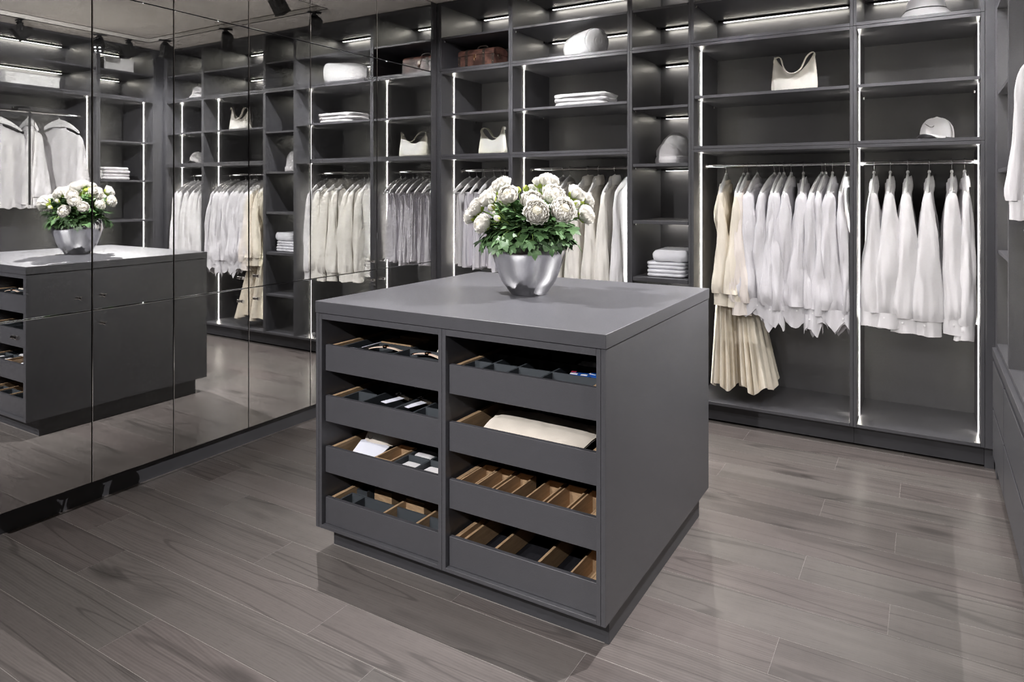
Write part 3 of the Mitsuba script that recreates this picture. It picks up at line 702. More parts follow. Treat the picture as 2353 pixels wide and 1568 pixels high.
def cloth(rows, nseg=56, seed=0, amp=0.006, fx=26.0, fz=2.2, power=0.75, hem=0.0, hemf=9.0, capt=False):
    """a hanging tube of cloth. rows: (z, cx, cy, a, b, fold factor); a half width along x, b half thickness along y"""
    from scipy.interpolate import PchipInterpolator
    R = np.asarray(rows, float); nr = 34
    q = np.linspace(0, 1, nr); s = (R[0, 0] - R[:, 0]) / (R[0, 0] - R[-1, 0])
    q = np.interp(np.linspace(0, 1, nr), np.linspace(0, 1, 8), [0, 0.05, 0.12, 0.22, 0.38, 0.58, 0.8, 1.0])
    z, cx, cy, a, b, f = [PchipInterpolator(s, R[:, i])(q) for i in range(6)]
    th = np.arange(nseg) * 2 * PI / nseg
    c, sn = np.cos(th), np.sin(th)
    X = cx[:, None] + a[:, None] * np.sign(c) * np.abs(c) ** power
    Y = cy[:, None] + b[:, None] * np.sign(sn) * np.abs(sn) ** power
    Z = np.repeat(z[:, None], nseg, 1)
    if hem:
        w = meshkit.noise(np.stack([X * hemf * 2.4, Y * hemf * 2.4, 0 * Z], -1), seed + 77) - 0.35
        if hem > 0.04:
            ph = (th[None] * (1.0 + seed % 2) / PI + X * 4 + seed * 0.37) % 1.0
            w = 0.5 * w + 0.9 * (np.abs(ph * 2 - 1) - 0.4)
        Z = Z - hem * w * (q[:, None] ** 3)
    N = np.stack([c[None] * b[:, None], sn[None] * a[:, None]], -1); N /= np.linalg.norm(N, axis=-1, keepdims=True) + 1e-9
    p = np.stack([X * fx, Y * fx, Z * fz], -1)
    d = (meshkit.noise(p, seed) - 0.5) * 1.4 + (meshkit.noise(p * [2.2, 2.2, 1.5], seed + 9) - 0.5) * 1.0 + (meshkit.noise(p * [4.5, 4.5, 4.0], seed + 19) - 0.5) * 0.35
    d = d * amp * f[:, None]
    V = np.stack([X + N[..., 0] * d, Y + N[..., 1] * d, Z], -1).reshape(-1, 3)
    return V, grid_faces(nr, nseg, True)[:, ::-1]

def collar_mesh(z, kind, seed):
    th = np.arange(40) * 2 * PI / 40
    if kind == 'turtle':
        prof = [(1.05, -0.01), (0.98, 0.03), (0.98, 0.062), (1.05, 0.070), (1.18, 0.060), (1.24, 0.030), (1.18, 0.000)]
        ax, ay = 0.062, 0.030
    elif kind == 'band':
        prof = [(1.05, -0.004), (1.0, 0.010), (0.98, 0.026), (0.93, 0.026)]; ax, ay = 0.070, 0.028
    else:
        prof = [(1.06, -0.012), (1.0, 0.012), (0.97, 0.036), (1.02, 0.043), (1.12, 0.034), (1.25, 0.010), (1.36, -0.020)]; ax, ay = 0.060, 0.018
    V = []
    for m, h in prof:
        pt = 0.022 * np.exp(-((np.abs((th - 0.28 * PI + PI) % (2 * PI) - PI)) / 0.3) ** 2) if kind == 'shirt' and m > 1.1 else 0.0
        V.append(np.stack([ax * m * np.cos(th), ay * m * np.sin(th) * (1 + 0.12 * (m > 1.2)), z + h - pt + 0.006 * (meshkit.noise(np.stack([np.cos(th) * 2, np.sin(th) * 2, 0 * th + m], -1), seed) - 0.5) - 0.010 * np.sin(th)], 1))
    return np.vstack(V), grid_faces(len(prof), 40, True)[:, ::-1]

def shirt(k, M, mat, seed, hem_z=-0.86, cuff_z=-0.90, thick=1.0, kind='shirt', amp=1.0, jag=0.0, sleeve_w=1.0, flare=1.0, skirt=None, buttons=0):
    r = np.random.default_rng(seed)
    b = thick
    rows = [(-0.112, 0, 0, 0.058, 0.030 * b, 0.2), (-0.128, 0, 0, 0.095, 0.030 * b, 0.3), (-0.150, 0, 0, 0.150, 0.028 * b, 0.4), (-0.172, 0, 0.003, 0.190, 0.026 * b, 0.5),
            (-0.205, 0, 0.004, 0.212, 0.030 * b, 0.7), (-0.30, 0, 0.004, 0.205, 0.045 * b, 1.0), (-0.50, 0, 0, 0.205, 0.056 * b, 1.3), (hem_z, 0, 0, 0.215 * flare, 0.066 * b, 1.7)]
    kw = dict(seed=seed, amp=0.016 * amp, hem=0.03 + jag)
    if skirt:
        rows = rows[:6] + [(-0.46, 0, 0, 0.165, 0.042, 1.0), (-0.60, 0, 0, 0.15, 0.045, 1.0)]
        kw['hem'] = 0.0
    put(k, 'body', xf(cloth(rows, 72, **kw), M), mat, True)
    if skirt:
        zb, amt, cx0, cy0 = skirt
        nr, ns = 40, 150
        q = np.linspace(0, 1, nr)[:, None]; th = (np.arange(ns) * 2 * PI / ns)[None]
        npl = 15
        wob = 0.5 * (meshkit.noise(np.stack([np.repeat(np.cos(th) * 3, nr, 0), np.repeat(np.sin(th) * 3, nr, 0), np.repeat(q * 1.2, ns, 1)], -1), seed) - 0.5)
        ple = np.abs(((th * npl / (2 * PI) + wob) % 1.0) * 2 - 1) * 2 - 1
        a = 0.145 + 0.10 * q ** 0.9; bb = 0.040 + (amt - 0.040) * q ** 0.9
        rad = 1 + (0.05 + 0.10 * q) * ple
        zz = -0.575 + (zb + 0.575) * q + 0.018 * np.sin(th * 5 + seed) * q ** 3 + 0.010 * ple * q ** 8
        V = np.stack([cx0 * q + a * rad * np.cos(th), cy0 * q + bb * rad * np.sin(th), np.broadcast_to(zz, (nr, ns))], -1).reshape(-1, 3)
        put(k, 'skirt', xf((V, grid_faces(nr, ns, True)[:, ::-1]), M), mat, True, label='long pleated skirt')
    if kind != 'none':
        put(k, 'collar', xf(collar_mesh(-0.124, kind, seed), M), mat, True)
    for sg in (-1, 1):
        sw = sleeve_w
        dx = r.uniform(-0.012, 0.012); dy = r.uniform(-0.018, 0.018)
        L = cuff_z + r.uniform(-0.018, 0.018)
        ec = L + 0.075
        rows = [(-0.168, sg * 0.188, 0.004, 0.020, 0.014, 0.2), (-0.195, sg * 0.206, 0.004, 0.026, 0.022 * sw, 0.4), (-0.27, sg * 0.222, 0.002, 0.028, 0.030 * sw, 0.7), (-0.42, sg * 0.232, 0.3 * dy, 0.030, 0.044 * sw, 1.1),
                (-0.62, sg * 0.236 + dx, 0.7 * dy, 0.034, 0.060 * sw, 1.5), (ec + 0.05, sg * 0.234 + dx, dy, 0.036, 0.063 * sw, 1.9), (ec, sg * 0.231 + dx, dy, 0.031, 0.060 * sw, 1.6)]
        put(k, 'sleeve', xf(cloth(rows, 36, seed + 3 + sg, 0.019 * amp, 24.0, 2.6, 0.9), M), mat, True)
        rows = [(ec + 0.003, sg * 0.231 + dx, dy, 0.0325, 0.0612 * sw, 1.5), (ec - 0.03, sg * 0.232 + dx, dy, 0.031, 0.060 * sw, 1.3), (L, sg * 0.233 + dx, dy * 1.2, 0.030, 0.062 * sw, 1.5)]
        ck = put(k, 'cuff', xf(cloth(rows, 36, seed + 13 + sg, 0.008 * amp, 26, 2.2, 0.9, hem=0.012 + jag * 2.0, hemf=14), M), mat, True)
        if sg < 0 and buttons:
            for zb in (ec - 0.022, ec + 0.055):
                put(ck, 'button', xf(tube([(-0.262 + dx, dy + 0.012 * sw, zb), (-0.266 + dx, dy + 0.012 * sw, zb)], 0.0048, 10), M), 'white_plastic', 40)

def hang(x, rz=0.0, y=RAIL_Y, z=RAIL_Z, tilt=0.0, base=PI / 2):
    """hanger standing across the back rail: local +x points into the depth"""
    return mat4((x, y, z), rz=base + rz, ry=tilt)

ORD = ['first', 'second', 'third', 'fourth', 'fifth', 'sixth', 'seventh', 'eighth', 'ninth', 'tenth', 'eleventh', 'twelfth', 'thirteenth']
# column with the dresses and linen shirts
X4 = [-1.090, -0.982, -0.958, -0.900, -0.799, -0.769, -0.744, -0.702, -0.634, -0.531, -0.511, -0.474, -0.405]
for i, x in enumerate(X4):
    M = hang(x, rng.uniform(-0.05, 0.05) + (0.10 if i == 0 else 0.0) - (0.10 if i in (4, 9) else 0.0) + (0.12 if i == 8 else 0.0))
    what = 'long cream pleated dress' if i == 0 else 'blush blouse' if i < 3 else 'white linen shirt'
    hanger(M, f'white hanger of the {what}, {ORD[i]} from left on the dress rail', 'hangers on the rail with the dresses')
    if i == 0:
        k = thing('dress', 'long cream pleated dress with band collar, leftmost on the rail of the wide column', 'dress')
        shirt(k, M, 'cream_silk', 101, cuff_z=-0.86, thick=1.25, kind='band', amp=1.0, sleeve_w=0.85, skirt=(-1.345, 0.095, 0.0, -0.02))
    elif i == 1:
        k = thing('dress', 'pale blush pleated dress hanging second from the left in the wide column', 'dress')
        shirt(k, M, 'cream_silk', 102, cuff_z=-0.86, thick=0.9, kind='band', amp=1.1, sleeve_w=0.75, skirt=(-1.335, 0.10, -0.03, -0.10))
    elif i == 2:
        k = thing('blouse', 'blush blouse with turned cuffs hanging in front of the cream dresses', 'blouse')
        shirt(k, M, 'blush_cotton', 103, hem_z=-0.80, cuff_z=-0.88, thick=0.8, kind='band', amp=1.1, sleeve_w=0.9)
    else:
        k = thing('linen_shirt', f'creased white linen shirt, {ORD[i - 3]} from left in the row beside the cream dresses', 'shirt', 'white linen shirts beside the dresses')
        shirt(k, M, 'white_linen', 200 + i * 7, hem_z=-0.84 + rng.uniform(-0.03, 0.02), cuff_z=-0.89 + rng.uniform(-0.03, 0.02), thick=(1.15 if i in (3, 8, 11) else 0.62) * (0.8 if i == 12 else 1), kind='shirt', amp=1.35, jag=0.035, sleeve_w=(1.25 if i in (3, 8, 11) else 0.9) * (0.6 if i == 12 else 1), buttons=1)
# corner column: six white shirts
X5 = [-0.258, -0.176, -0.090, 0.013, 0.118, 0.176]
for i, x in enumerate(X5):
    M = hang(x, [0.06, 0.03, 0.0, -0.02, 0.0, 0.02][i])
    hanger(M, f'white hanger seen edge-on, {ORD[i]} from left in the corner column', 'hangers in the corner column')
    k = thing('shirt', f'smooth white button-cuff shirt, {ORD[i]} from the left in the corner column', 'shirt', 'white shirts in the corner column')
    shirt(k, M, 'white_cotton', 400 + 11 * i, hem_z=-0.86, cuff_z=-0.905, thick=0.85 if i < 5 else 0.6, kind='shirt', amp=0.75, jag=0.0, sleeve_w=1.05 if i < 5 else 0.72, buttons=1)
# knitwear behind the vase
X2 = [-2.330, -2.245, -2.192, -2.050, -1.968, -1.846, -1.740]
for i, x in enumerate(X2):
    M = hang(x, [0.0, 0.05, 0.10, 0.02, 0.14, 0.05, -0.02][i])
    hanger(M, f'white hanger, {ORD[i]} from left on the knitwear rail behind the vase', 'hangers on the knitwear rail')
    last = i in (5, 6)
    k = thing('sweater', ('white shirt' if i == 6 else 'ivory roll-neck sweater' if i > 2 else 'ivory fine-knit sweater') + f', {ORD[i]} from left on the rail behind the flowers', 'sweater' if i < 6 else 'shirt', 'knitwear on the rail behind the vase')
    shirt(k, M, 'white_cotton' if i == 6 else 'ivory_knit', 500 + 9 * i, hem_z=-0.86, cuff_z=-0.915, thick=0.75 if i < 6 else 0.5, kind='turtle' if i in (3, 4, 5) else 'band' if i < 3 else 'shirt', amp=0.7, sleeve_w=0.8 if i < 6 else 0.6)
# trousers beside the mirrors
X1 = [-3.062, -2.994, -2.922, -2.833, -2.770, -2.732, -2.650, -2.600]
for i, x in enumerate(X1):
    M = hang(x, 0.02 + 0.03 * (i % 3) + (0.22 if i > 3 else 0.10) * 0)
    hanger(M, f'white trouser hanger with chrome hook, {ORD[i]} from the mirrored wall', 'trouser hangers beside the mirrors', bar=True)
    k = thing('trousers', ('cream' if i == 0 else 'pale lilac') + f' trousers folded over a white hanger bar, {ORD[i]} from the mirrored wall', 'trousers', 'trousers on the rail beside the mirrors')
    mat = 'white_cotton' if i == 0 else 'lilac_cotton'
    wx = 0.155
    for leg, (dy, zb) in enumerate(((0.018, -0.715 - 0.02 * (i % 3)), (-0.004, -0.735 + 0.015 * (i % 2)))):
        rows = [(-0.166, -0.01, 0.008 + dy * 0.2, wx * 0.92, 0.007, 0.2), (-0.19, -0.01, 0.006 + dy * 0.5, wx * 0.92, 0.011, 0.7), (-0.30, -0.005, dy, wx * 0.95, 0.016, 1.2), (-0.55, -0.005, dy, wx, 0.020, 1.5), (zb, -0.005 + 0.01 * leg, dy, wx * 1.05, 0.024, 1.7)]
        lk = put(k, 'leg', xf(cloth(rows, 64, 700 + i * 5 + leg, 0.013, 30.0, 1.6, 0.8, hem=0.02), M), mat, True)

# right wall: three white shirts, seen in the mirror and at the frame's edge
RWX, RWZ = RX + 0.285, 2.115
for i, (y, rz, lb) in enumerate(((2.80, -PI / 2 + 0.06, 'white shirt facing the room on the high right rail, seen in the mirror'),
                                 (3.075, 0.04, 'white shirt seen edge-on behind the black pull rod, in the mirror'),
                                 (3.310, -PI / 2 + 1.15, 'white loose shirt turned half to the room beside the light strip, in the mirror'))):
    M = mat4((RWX - (0.042 if i == 2 else 0.0), y, RWZ), rz=PI + rz)
    hanger(M, ['white hanger facing the room on the high right rail', 'white hanger seen edge-on at the middle of the high right rail', 'white hanger at the light strip end of the high right rail'][i], 'hangers on the high right rail')
    k = thing('shirt', lb, 'shirt')
    shirt(k, M @ mat4((0, 0, -0.030)), 'white_cotton', 900 + 17 * i, hem_z=-0.83, cuff_z=-0.80, thick=1.1 if i != 1 else 0.9, kind='band', amp=0.8, sleeve_w=1.2 if i == 2 else 0.95)
k = thing('pull_rod', 'black pull-down rod hanging from the high clothes rail on the right wall', 'pull rod')
put(k, 'clamp', box(RWX - 0.02, RWX + 0.02, 2.945, 2.985, RWZ + 0.013, RWZ + 0.035, 0.004), 'black_metal')
put(k, 'rod', tube([(RWX - 0.032, 2.965, RWZ + 0.030), (RWX - 0.20, 2.965, RWZ + 0.018), (RWX - 0.262, 2.965, RWZ + 0.004), (RWX - 0.264, 2.965, RWZ - 0.03), (RWX - 0.264, 2.965, 1.28)], 0.009, 10), 'black_metal', True)

# ---------------------------------------------------------------- things on the shelves
# leather trunk
tk = thing('trunk', 'brown studded leather trunk with dark straps, top shelf beside the mirrors', 'trunk')
Mt = mat4((-2.905, 4.40, P1T + 0.001), rz=0.0)
TW, TD, TH = 0.162, 0.10, 0.168
put(tk, 'body', xf(box(-TW, TW, -TD, TD, 0, 0.105, 0.004), Mt), 'trunk_leather')
a = np.linspace(0, PI, 15)
lidp = np.stack([-TD * np.cos(a) ** 1 * 1.0, 0.118 + 0.045 * np.sin(a) ** 0.7], 1)
lp = np.vstack([[[-TD, 0.106]], lidp, [[TD, 0.106]]])
v, f = extrude(lp, -TW, TW); put(tk, 'lid', xf((np.stack([v[:, 1], v[:, 0], v[:, 2]], 1), f[:, ::-1]), Mt), 'trunk_leather', 30)
for x in (-0.085, 0.070):
    lp2 = np.vstack([[[-TD - 0.003, 0.0]], np.stack([-(TD + 0.003) * np.cos(a), 0.118 + 0.0485 * np.sin(a) ** 0.7], 1), [[TD + 0.003, 0.0]]])
    v, f = extrude(lp2, x - 0.011, x + 0.011); s_ = put(tk, 'strap', xf((np.stack([v[:, 1], v[:, 0], v[:, 2]], 1), f[:, ::-1]), Mt), 'trunk_strap')
    for z in (0.015, 0.088, 0.115):
        put(s_, 'stud', xf(xf(trimesh.creation.icosphere(1, 0.0042), mat4((x, -TD - 0.004, z))), Mt), 'brass', True)
for x in (-TW + 0.010, TW - 0.010):
    e_ = put(tk, 'edge_band', xf(box(x - 0.010, x + 0.010, -TD - 0.002, -TD, 0.0, 0.104), Mt), 'trunk_strap')
    for z in (0.012, 0.048, 0.085):
        put(e_, 'stud', xf(xf(trimesh.creation.icosphere(1, 0.004), mat4((x, -TD - 0.003, z))), Mt), 'brass', True)
put(tk, 'latch', xf(cat(box(-0.022, 0.005, -TD - 0.006, -TD, 0.080, 0.112, 0.002), tube([(-0.008, -TD - 0.005, 0.085), (-0.008, -TD - 0.010, 0.070), (-0.008, -TD - 0.006, 0.060)], 0.005, 8)), Mt), 'brass')
put(tk, 'handle', xf(tube(smooth_curve([(-0.05, 0, 0.160), (-0.04, 0, 0.180), (0, 0, 0.190), (0.04, 0, 0.180), (0.05, 0, 0.160)], 20), 0.007, 10), Mt), 'trunk_strap', True)
put(tk, 'side_ring', xf(tube([(TW + 0.002, -0.03 + 0.016 * math.cos(t), 0.095 + 0.016 * math.sin(t)) for t in np.linspace(0, 2 * PI, 16)], 0.0025, 6), Mt), 'brass', True)

# rolled knit blanket
k = thing('blanket', 'grey cable-knit blanket rolled up on the top shelf above the vase', 'blanket')
nl, na = 110, 110
uu, aa = np.meshgrid(np.linspace(0, 1, nl), np.arange(na) * 2 * PI / na, indexing='ij')
R0 = 0.094
rib = 0.0022 * np.sin(uu * 75 * PI) * (uu < 0.22) + (uu >= 0.22) * (uu < 0.5) * 0.005 * np.abs(np.sin(aa * 14 + 1.3 * np.sin(uu * 60))) + (uu >= 0.5) * 0.0035 * np.abs(np.sin(aa * 9 + np.abs(uu - 0.72) * 55))
rr = R0 * (1 - 0.05 * np.exp(-(1 - uu) * 18) - 0.16 * np.exp(-uu * 16)) + rib + 0.004 * (meshkit.noise(np.stack([uu * 6, np.cos(aa) * 2, np.sin(aa) * 2], -1), 2) - 0.5)
Lx = 0.33 * (uu - 0.5)
side = (np.stack([Lx, rr * np.cos(aa) * 1.02, np.maximum(R0 * 0.99 + rr * np.sin(aa), 0.0)], -1).reshape(-1, 3), grid_faces(nl, na, True))
def spiral_end(x, sg):
    n1, n2 = 34, 110
    r_, t_ = np.meshgrid(np.linspace(0.0, 1.0, n1), np.arange(n2) * 2 * PI / n2, indexing='ij')
    R = R0 * (0.95 if sg > 0 else 0.84) * r_
    bump = 0.0010 * np.abs(np.sin((r_ * 4.5 - t_ / (2 * PI)) * PI)) ** 0.5
    X_ = x + sg * (0.026 * np.sqrt(np.maximum(0, 1 - r_ ** 3)) + bump * (1 - r_ ** 6))
    return np.stack([X_, 1.02 * R * np.cos(t_), np.maximum(R0 * 0.99 + R * np.sin(t_), 0)], -1).reshape(-1, 3), grid_faces(n1, n2, True)[:, ::sg]
Mb = mat4((-2.045, 4.385, P1T + 0.001), rz=-0.62)
put(k, 'roll', xf(side, Mb), 'grey_knit', True)
put(k, 'spiral_end', xf(spiral_end(0.165, 1), Mb), 'grey_knit', True); put(k, 'spiral_end', xf(spiral_end(-0.165, -1), Mb), 'grey_knit', True)

own(thing('folded_blanket', 'white cloth folded in three on the shelf under the rolled blanket', 'cloth'), xf(pad(-0.20, 0.20, -0.135, 0.135, 0, 0.086, 5, 3, 0.016), mat4((-2.03, 4.37, 1.9828), rz=0.05)), 'white_cotton', True)

def hobo_bag(name, label, M, w, h, t, mat, strap_pts, sw=0.022, rib=0.0, dip=0.52):
    k = thing(name, label, 'bag')
    nu, nv = 70, 26
    u = np.linspace(-1, 1, nu)
    uu, vv = np.meshgrid(u, np.linspace(0, 1, nv), indexing='ij')
    topz = h * (dip + (1 - dip) * np.abs(uu) ** 1.9)
    half = w / 2 * (1 - 0.13 * vv ** 1.3)
    # round the lower corners
    rc = 0.20 * h
    zb = np.where(np.abs(uu) > 0.86, rc * (1 - np.sqrt(np.maximum(0, 1 - ((np.abs(uu) - 0.86) / 0.14) ** 2))), 0.0)
    Z = zb + (topz - zb) * vv
    X = uu * half
    prof = np.sqrt(np.maximum(0, 1 - np.abs(uu) ** 5)) * (1 - 0.92 * vv ** 1.2) * (0.75 + 0.25 * np.minimum(1, vv * 8))
    pl = rib * np.sin(uu * 85) * np.exp(-vv * 2.2) * (np.abs(uu) < 0.92)
    ms = []
    for sg in (-1, 1):
        Y = sg * (t / 2 * prof + 0.003) + sg * pl
        ms.append((np.stack([X, Y, Z], -1).reshape(-1, 3), grid_faces(nu, nv)[:, ::-sg]))
    # close the bottom and ends
    for ed in ((slice(None), 0), (0, slice(None)), (-1, slice(None))):
        a_, b_ = ms[0][0].reshape(nu, nv, 3)[ed], ms[1][0].reshape(nu, nv, 3)[ed]
        ms.append((np.vstack([a_, b_]), grid_faces(2, len(a_))))
    put(k, 'body', xf(cat(*ms), M), mat, 60)
    edge = np.stack([X[:, -1], 0 * u, Z[:, -1]], 1)
    put(k, 'piping', xf(tube(edge, 0.0045, 8), M), mat, True)
    p = smooth_curve(strap_pts, 60); tg = np.gradient(p, axis=0); tg /= np.linalg.norm(tg, axis=1, keepdims=True)
    V = np.vstack([p + [0, -sw / 2, 0], p + [0, sw / 2, 0]]); nrm = np.cross(tg, [0, 1, 0]); V2 = V + np.vstack([nrm, nrm]) * 0.004
    n = len(p); g = grid_faces(2, n)
    rim = [(np.vstack([V[:n], V2[:n]]), g), (np.vstack([V[n:], V2[n:]]), g)]
    put(k, 'strap', xf(cat((V, g), (V2, g[:, ::-1]), *rim), M), mat, 60)
hobo_bag('handbag', 'white ribbed shoulder bag with drooping strap, alone on its shelf above the linen shirts', mat4((-0.672, 4.36, 1.9835), rz=-0.10), 0.262, 0.222, 0.105, 'bag_leather',
         [(-0.108, -0.012, 0.180), (-0.100, -0.014, 0.212), (-0.080, -0.024, 0.214), (-0.062, -0.034, 0.180), (-0.040, -0.040, 0.130), (-0.002, -0.042, 0.108), (0.036, -0.036, 0.122), (0.062, -0.024, 0.170), (0.088, -0.016, 0.215), (0.108, -0.010, 0.226), (0.114, -0.008, 0.205)], 0.022, 0.0016, 0.50)
hobo_bag('handbag', 'cream shoulder bag on the shelf over the lilac trousers, half behind the upright', mat4((-2.800, 4.375, 1.6770), rz=-0.16), 0.265, 0.190, 0.10, 'bag_leather_cream',
         [(-0.112, 0.0, 0.165), (-0.102, 0.0, 0.196), (-0.078, 0.0, 0.202), (-0.030, 0.0, 0.172), (0.030, 0.0, 0.120), (0.07, 0.0, 0.13), (0.100, 0.0, 0.175), (0.112, 0.0, 0.20), (0.116, 0.0, 0.18)], 0.024, 0.0006, 0.55)

# beanie
k = thing('beanie', 'white knitted beanie with rolled brim in the narrow shelf column', 'hat')
th, vv = np.meshgrid(np.arange(60) * 2 * PI / 60, np.linspace(0, 1, 30), indexing='xy')
def blob(prof_z, prof_r, ax, ay, lean, seed, nz):
    z = np.interp(vv, np.linspace(0, 1, len(prof_z)), prof_z); r = np.interp(vv, np.linspace(0, 1, len(prof_r)), prof_r)
    q = 1 + nz * (meshkit.noise(np.stack([np.cos(th) * 1.6, np.sin(th) * 1.6, vv * 3], -1), seed) - 0.5)
    return np.stack([ax * r * q * np.cos(th) + lean * np.maximum(0, z - 0.06), ay * r * q * np.sin(th), z], -1).reshape(-1, 3), grid_faces(30, 60, True)
Mk = mat4((-1.418, 4.385, 1.5765))
put(k, 'brim', xf(blob([0.0, 0.0, 0.006, 0.028, 0.046, 0.050, 0.046, 0.044], [0.3, 0.93, 1.0, 1.02, 0.98, 0.93, 0.86, 0.6], 0.108, 0.098, 0, 4, 0.08), Mk), 'white_cotton', True)
put(k, 'crown', xf(blob([0.030, 0.060, 0.095, 0.125, 0.142, 0.150, 0.152], [0.90, 0.95, 0.90, 0.70, 0.44, 0.20, 0.0], 0.100, 0.088, 0.0, 8, 0.13), Mk @ mat4((-0.006, -0.010, 0))), 'white_cotton', True)
put(k, 'slouch_top', xf(blob([0.040, 0.080, 0.120, 0.160, 0.188, 0.204, 0.210], [0.86, 0.98, 1.0, 0.82, 0.54, 0.26, 0.0], 0.098, 0.088, 0.05, 15, 0.14), Mk @ mat4((0.012, 0.016, 0))), 'grey_knit', True, label='thin grey-white slouch top')

# bucket hat with frayed brim
k = thing('bucket_hat', 'white bucket hat with frayed brim on the top shelf of the corner column', 'hat')
Mh = mat4((-0.005, 4.40, P1T + 0.0015), rx=0.0)
def hat_rows(prof, wav, seed, n=90):
    V = []
    for r, z in prof:
        t = np.arange(n) * 2 * PI / n
        w = wav * max(0, (r - 0.09) / 0.05)
        V.append(np.stack([r * 1.05 * np.cos(t), r * 0.92 * np.sin(t), z + w * np.sin(2 * t + 0.6) * 0.5 + w * (meshkit.noise(np.stack([np.cos(t) * 2, np.sin(t) * 2, 0 * t + r * 9], -1), seed) - 0.2)], 1))
    V = np.vstack(V); V[:, 2] -= min(0, V[:, 2].min()); return V, grid_faces(len(prof), n, True)
put(k, 'brim', xf(hat_rows([(0.140, 0.001), (0.136, 0.010), (0.122, 0.030), (0.106, 0.052), (0.094, 0.068)], 0.010, 3), Mh), 'white_cotton', True)
put(k, 'crown', xf(hat_rows([(0.0945, 0.072), (0.092, 0.078), (0.086, 0.105), (0.078, 0.128), (0.070, 0.137), (0.035, 0.141), (0.001, 0.142)], 0.0, 3), Mh), 'white_cotton', True)
fr = []
for t in np.linspace(0, 2 * PI, 140, endpoint=False):
    r_ = 0.140 + rng.uniform(-0.001, 0.003); p0 = np.array([r_ * 1.05 * math.cos(t), r_ * 0.92 * math.sin(t), 0.009 + 0.004 * math.sin(2 * t + 0.6)])
    fr.append(tube([p0, p0 + [0.006 * math.cos(t) + rng.uniform(-.004, .004), 0.006 * math.sin(t) + rng.uniform(-.004, .004), -rng.uniform(0.003, 0.008)]], 0.0007, 4, False))
fk_ = put(k, 'fringe', xf(cat(*fr), Mh), 'white_cotton'); labels[fk_] = {'kind': 'stuff', 'label': 'frayed edge threads'}

# baseball cap
k = thing('baseball_cap', 'white baseball cap with curved peak on the shelf above the six shirts', 'cap')
Mc = mat4((0.048, 4.400, P2T + 0.0012), rz=-0.45)
t2, p2 = np.meshgrid(np.arange(72) * 2 * PI / 72, np.linspace(0, PI / 2, 20), indexing='ij')
seam = 1 - 0.012 * np.exp(-(((t2 * 6 / (2 * PI)) % 1.0 - 0.5) / 0.06) ** 2)
R = seam * (1 + 0.03 * (meshkit.noise(np.stack([np.cos(t2) * 2, np.sin(t2) * 2, p2 * 2], -1), 6) - 0.5))
cp = np.stack([0.078 * R * np.cos(t2) * np.cos(p2) ** 0.8, 0.095 * R * np.sin(t2) * np.cos(p2) ** 0.8, 0.012 + 0.112 * R * np.sin(p2) ** 0.85], -1)
put(k, 'crown', xf((cp.reshape(-1, 3), np.vstack([grid_faces(72, 20), np.stack([71 * 20 + np.arange(19), np.arange(19), np.arange(1, 20)], 1), np.stack([71 * 20 + np.arange(19), np.arange(1, 20), 71 * 20 + np.arange(1, 20)], 1)])), Mc), 'white_cotton', True)
u1, v1 = np.meshgrid(np.linspace(-1, 1, 30), np.linspace(0, 1, 12), indexing='ij')
bx1_ = u1 * (0.074 - 0.008 * v1); by1_ = -0.070 * np.sqrt(1 - 0.55 * u1 ** 2) - v1 * 0.075 * np.sqrt(np.maximum(0.02, 1 - 0.75 * u1 ** 2)); bz1_ = 0.020 + 0.016 * (1 - u1 ** 2) - 0.004 * v1 - 0.014 * u1 ** 2 * v1 - 0.004
br = np.stack([bx1_, by1_, bz1_], -1).reshape(-1, 3)
put(k, 'peak', xf(cat((br, grid_faces(30, 12)), (br - [0, 0, 0.003], grid_faces(30, 12)[:, ::-1])), Mc), 'white_cotton', True)
put(k, 'top_button', xf(lathe([(0.009, 0.122), (0.0085, 0.126), (0.005, 0.129), (0.0001, 0.130)], 14), Mc), 'white_cotton', True)
put(k, 'emblem', xf(tube(smooth_curve([(0.030, -0.0915, 0.074), (0.018, -0.0955, 0.066), (0.004, -0.0975, 0.072), (-0.016, -0.0950, 0.086)], 16), 0.0014, 6), Mc), 'smoke_plastic', True, label='small dark curved tick emblem')

# towels of the narrow column
for i, (z, h, w, x, lb) in enumerate(((0.8545, 0.048, 0.265, -1.420, 'white terry towel, lowest of the stack of three in the narrow column'), (0.9035, 0.046, 0.265, -1.422, 'white terry towel, middle of the stack of three in the narrow column'), (0.9505, 0.074, 0.235, -1.398, 'bluish white thick towel, top of the stack of three in the narrow column'))):
    own(thing('towel', lb, 'towel', 'towels stacked in the narrow column'), xf(pad(-w / 2, w / 2, -0.15, 0.15, 0, h, 20 + i, 2 if i < 2 else 1, 0.007), mat4((x, 4.395, z), rz=0.02 * (i - 1))), 'towel_white', True)

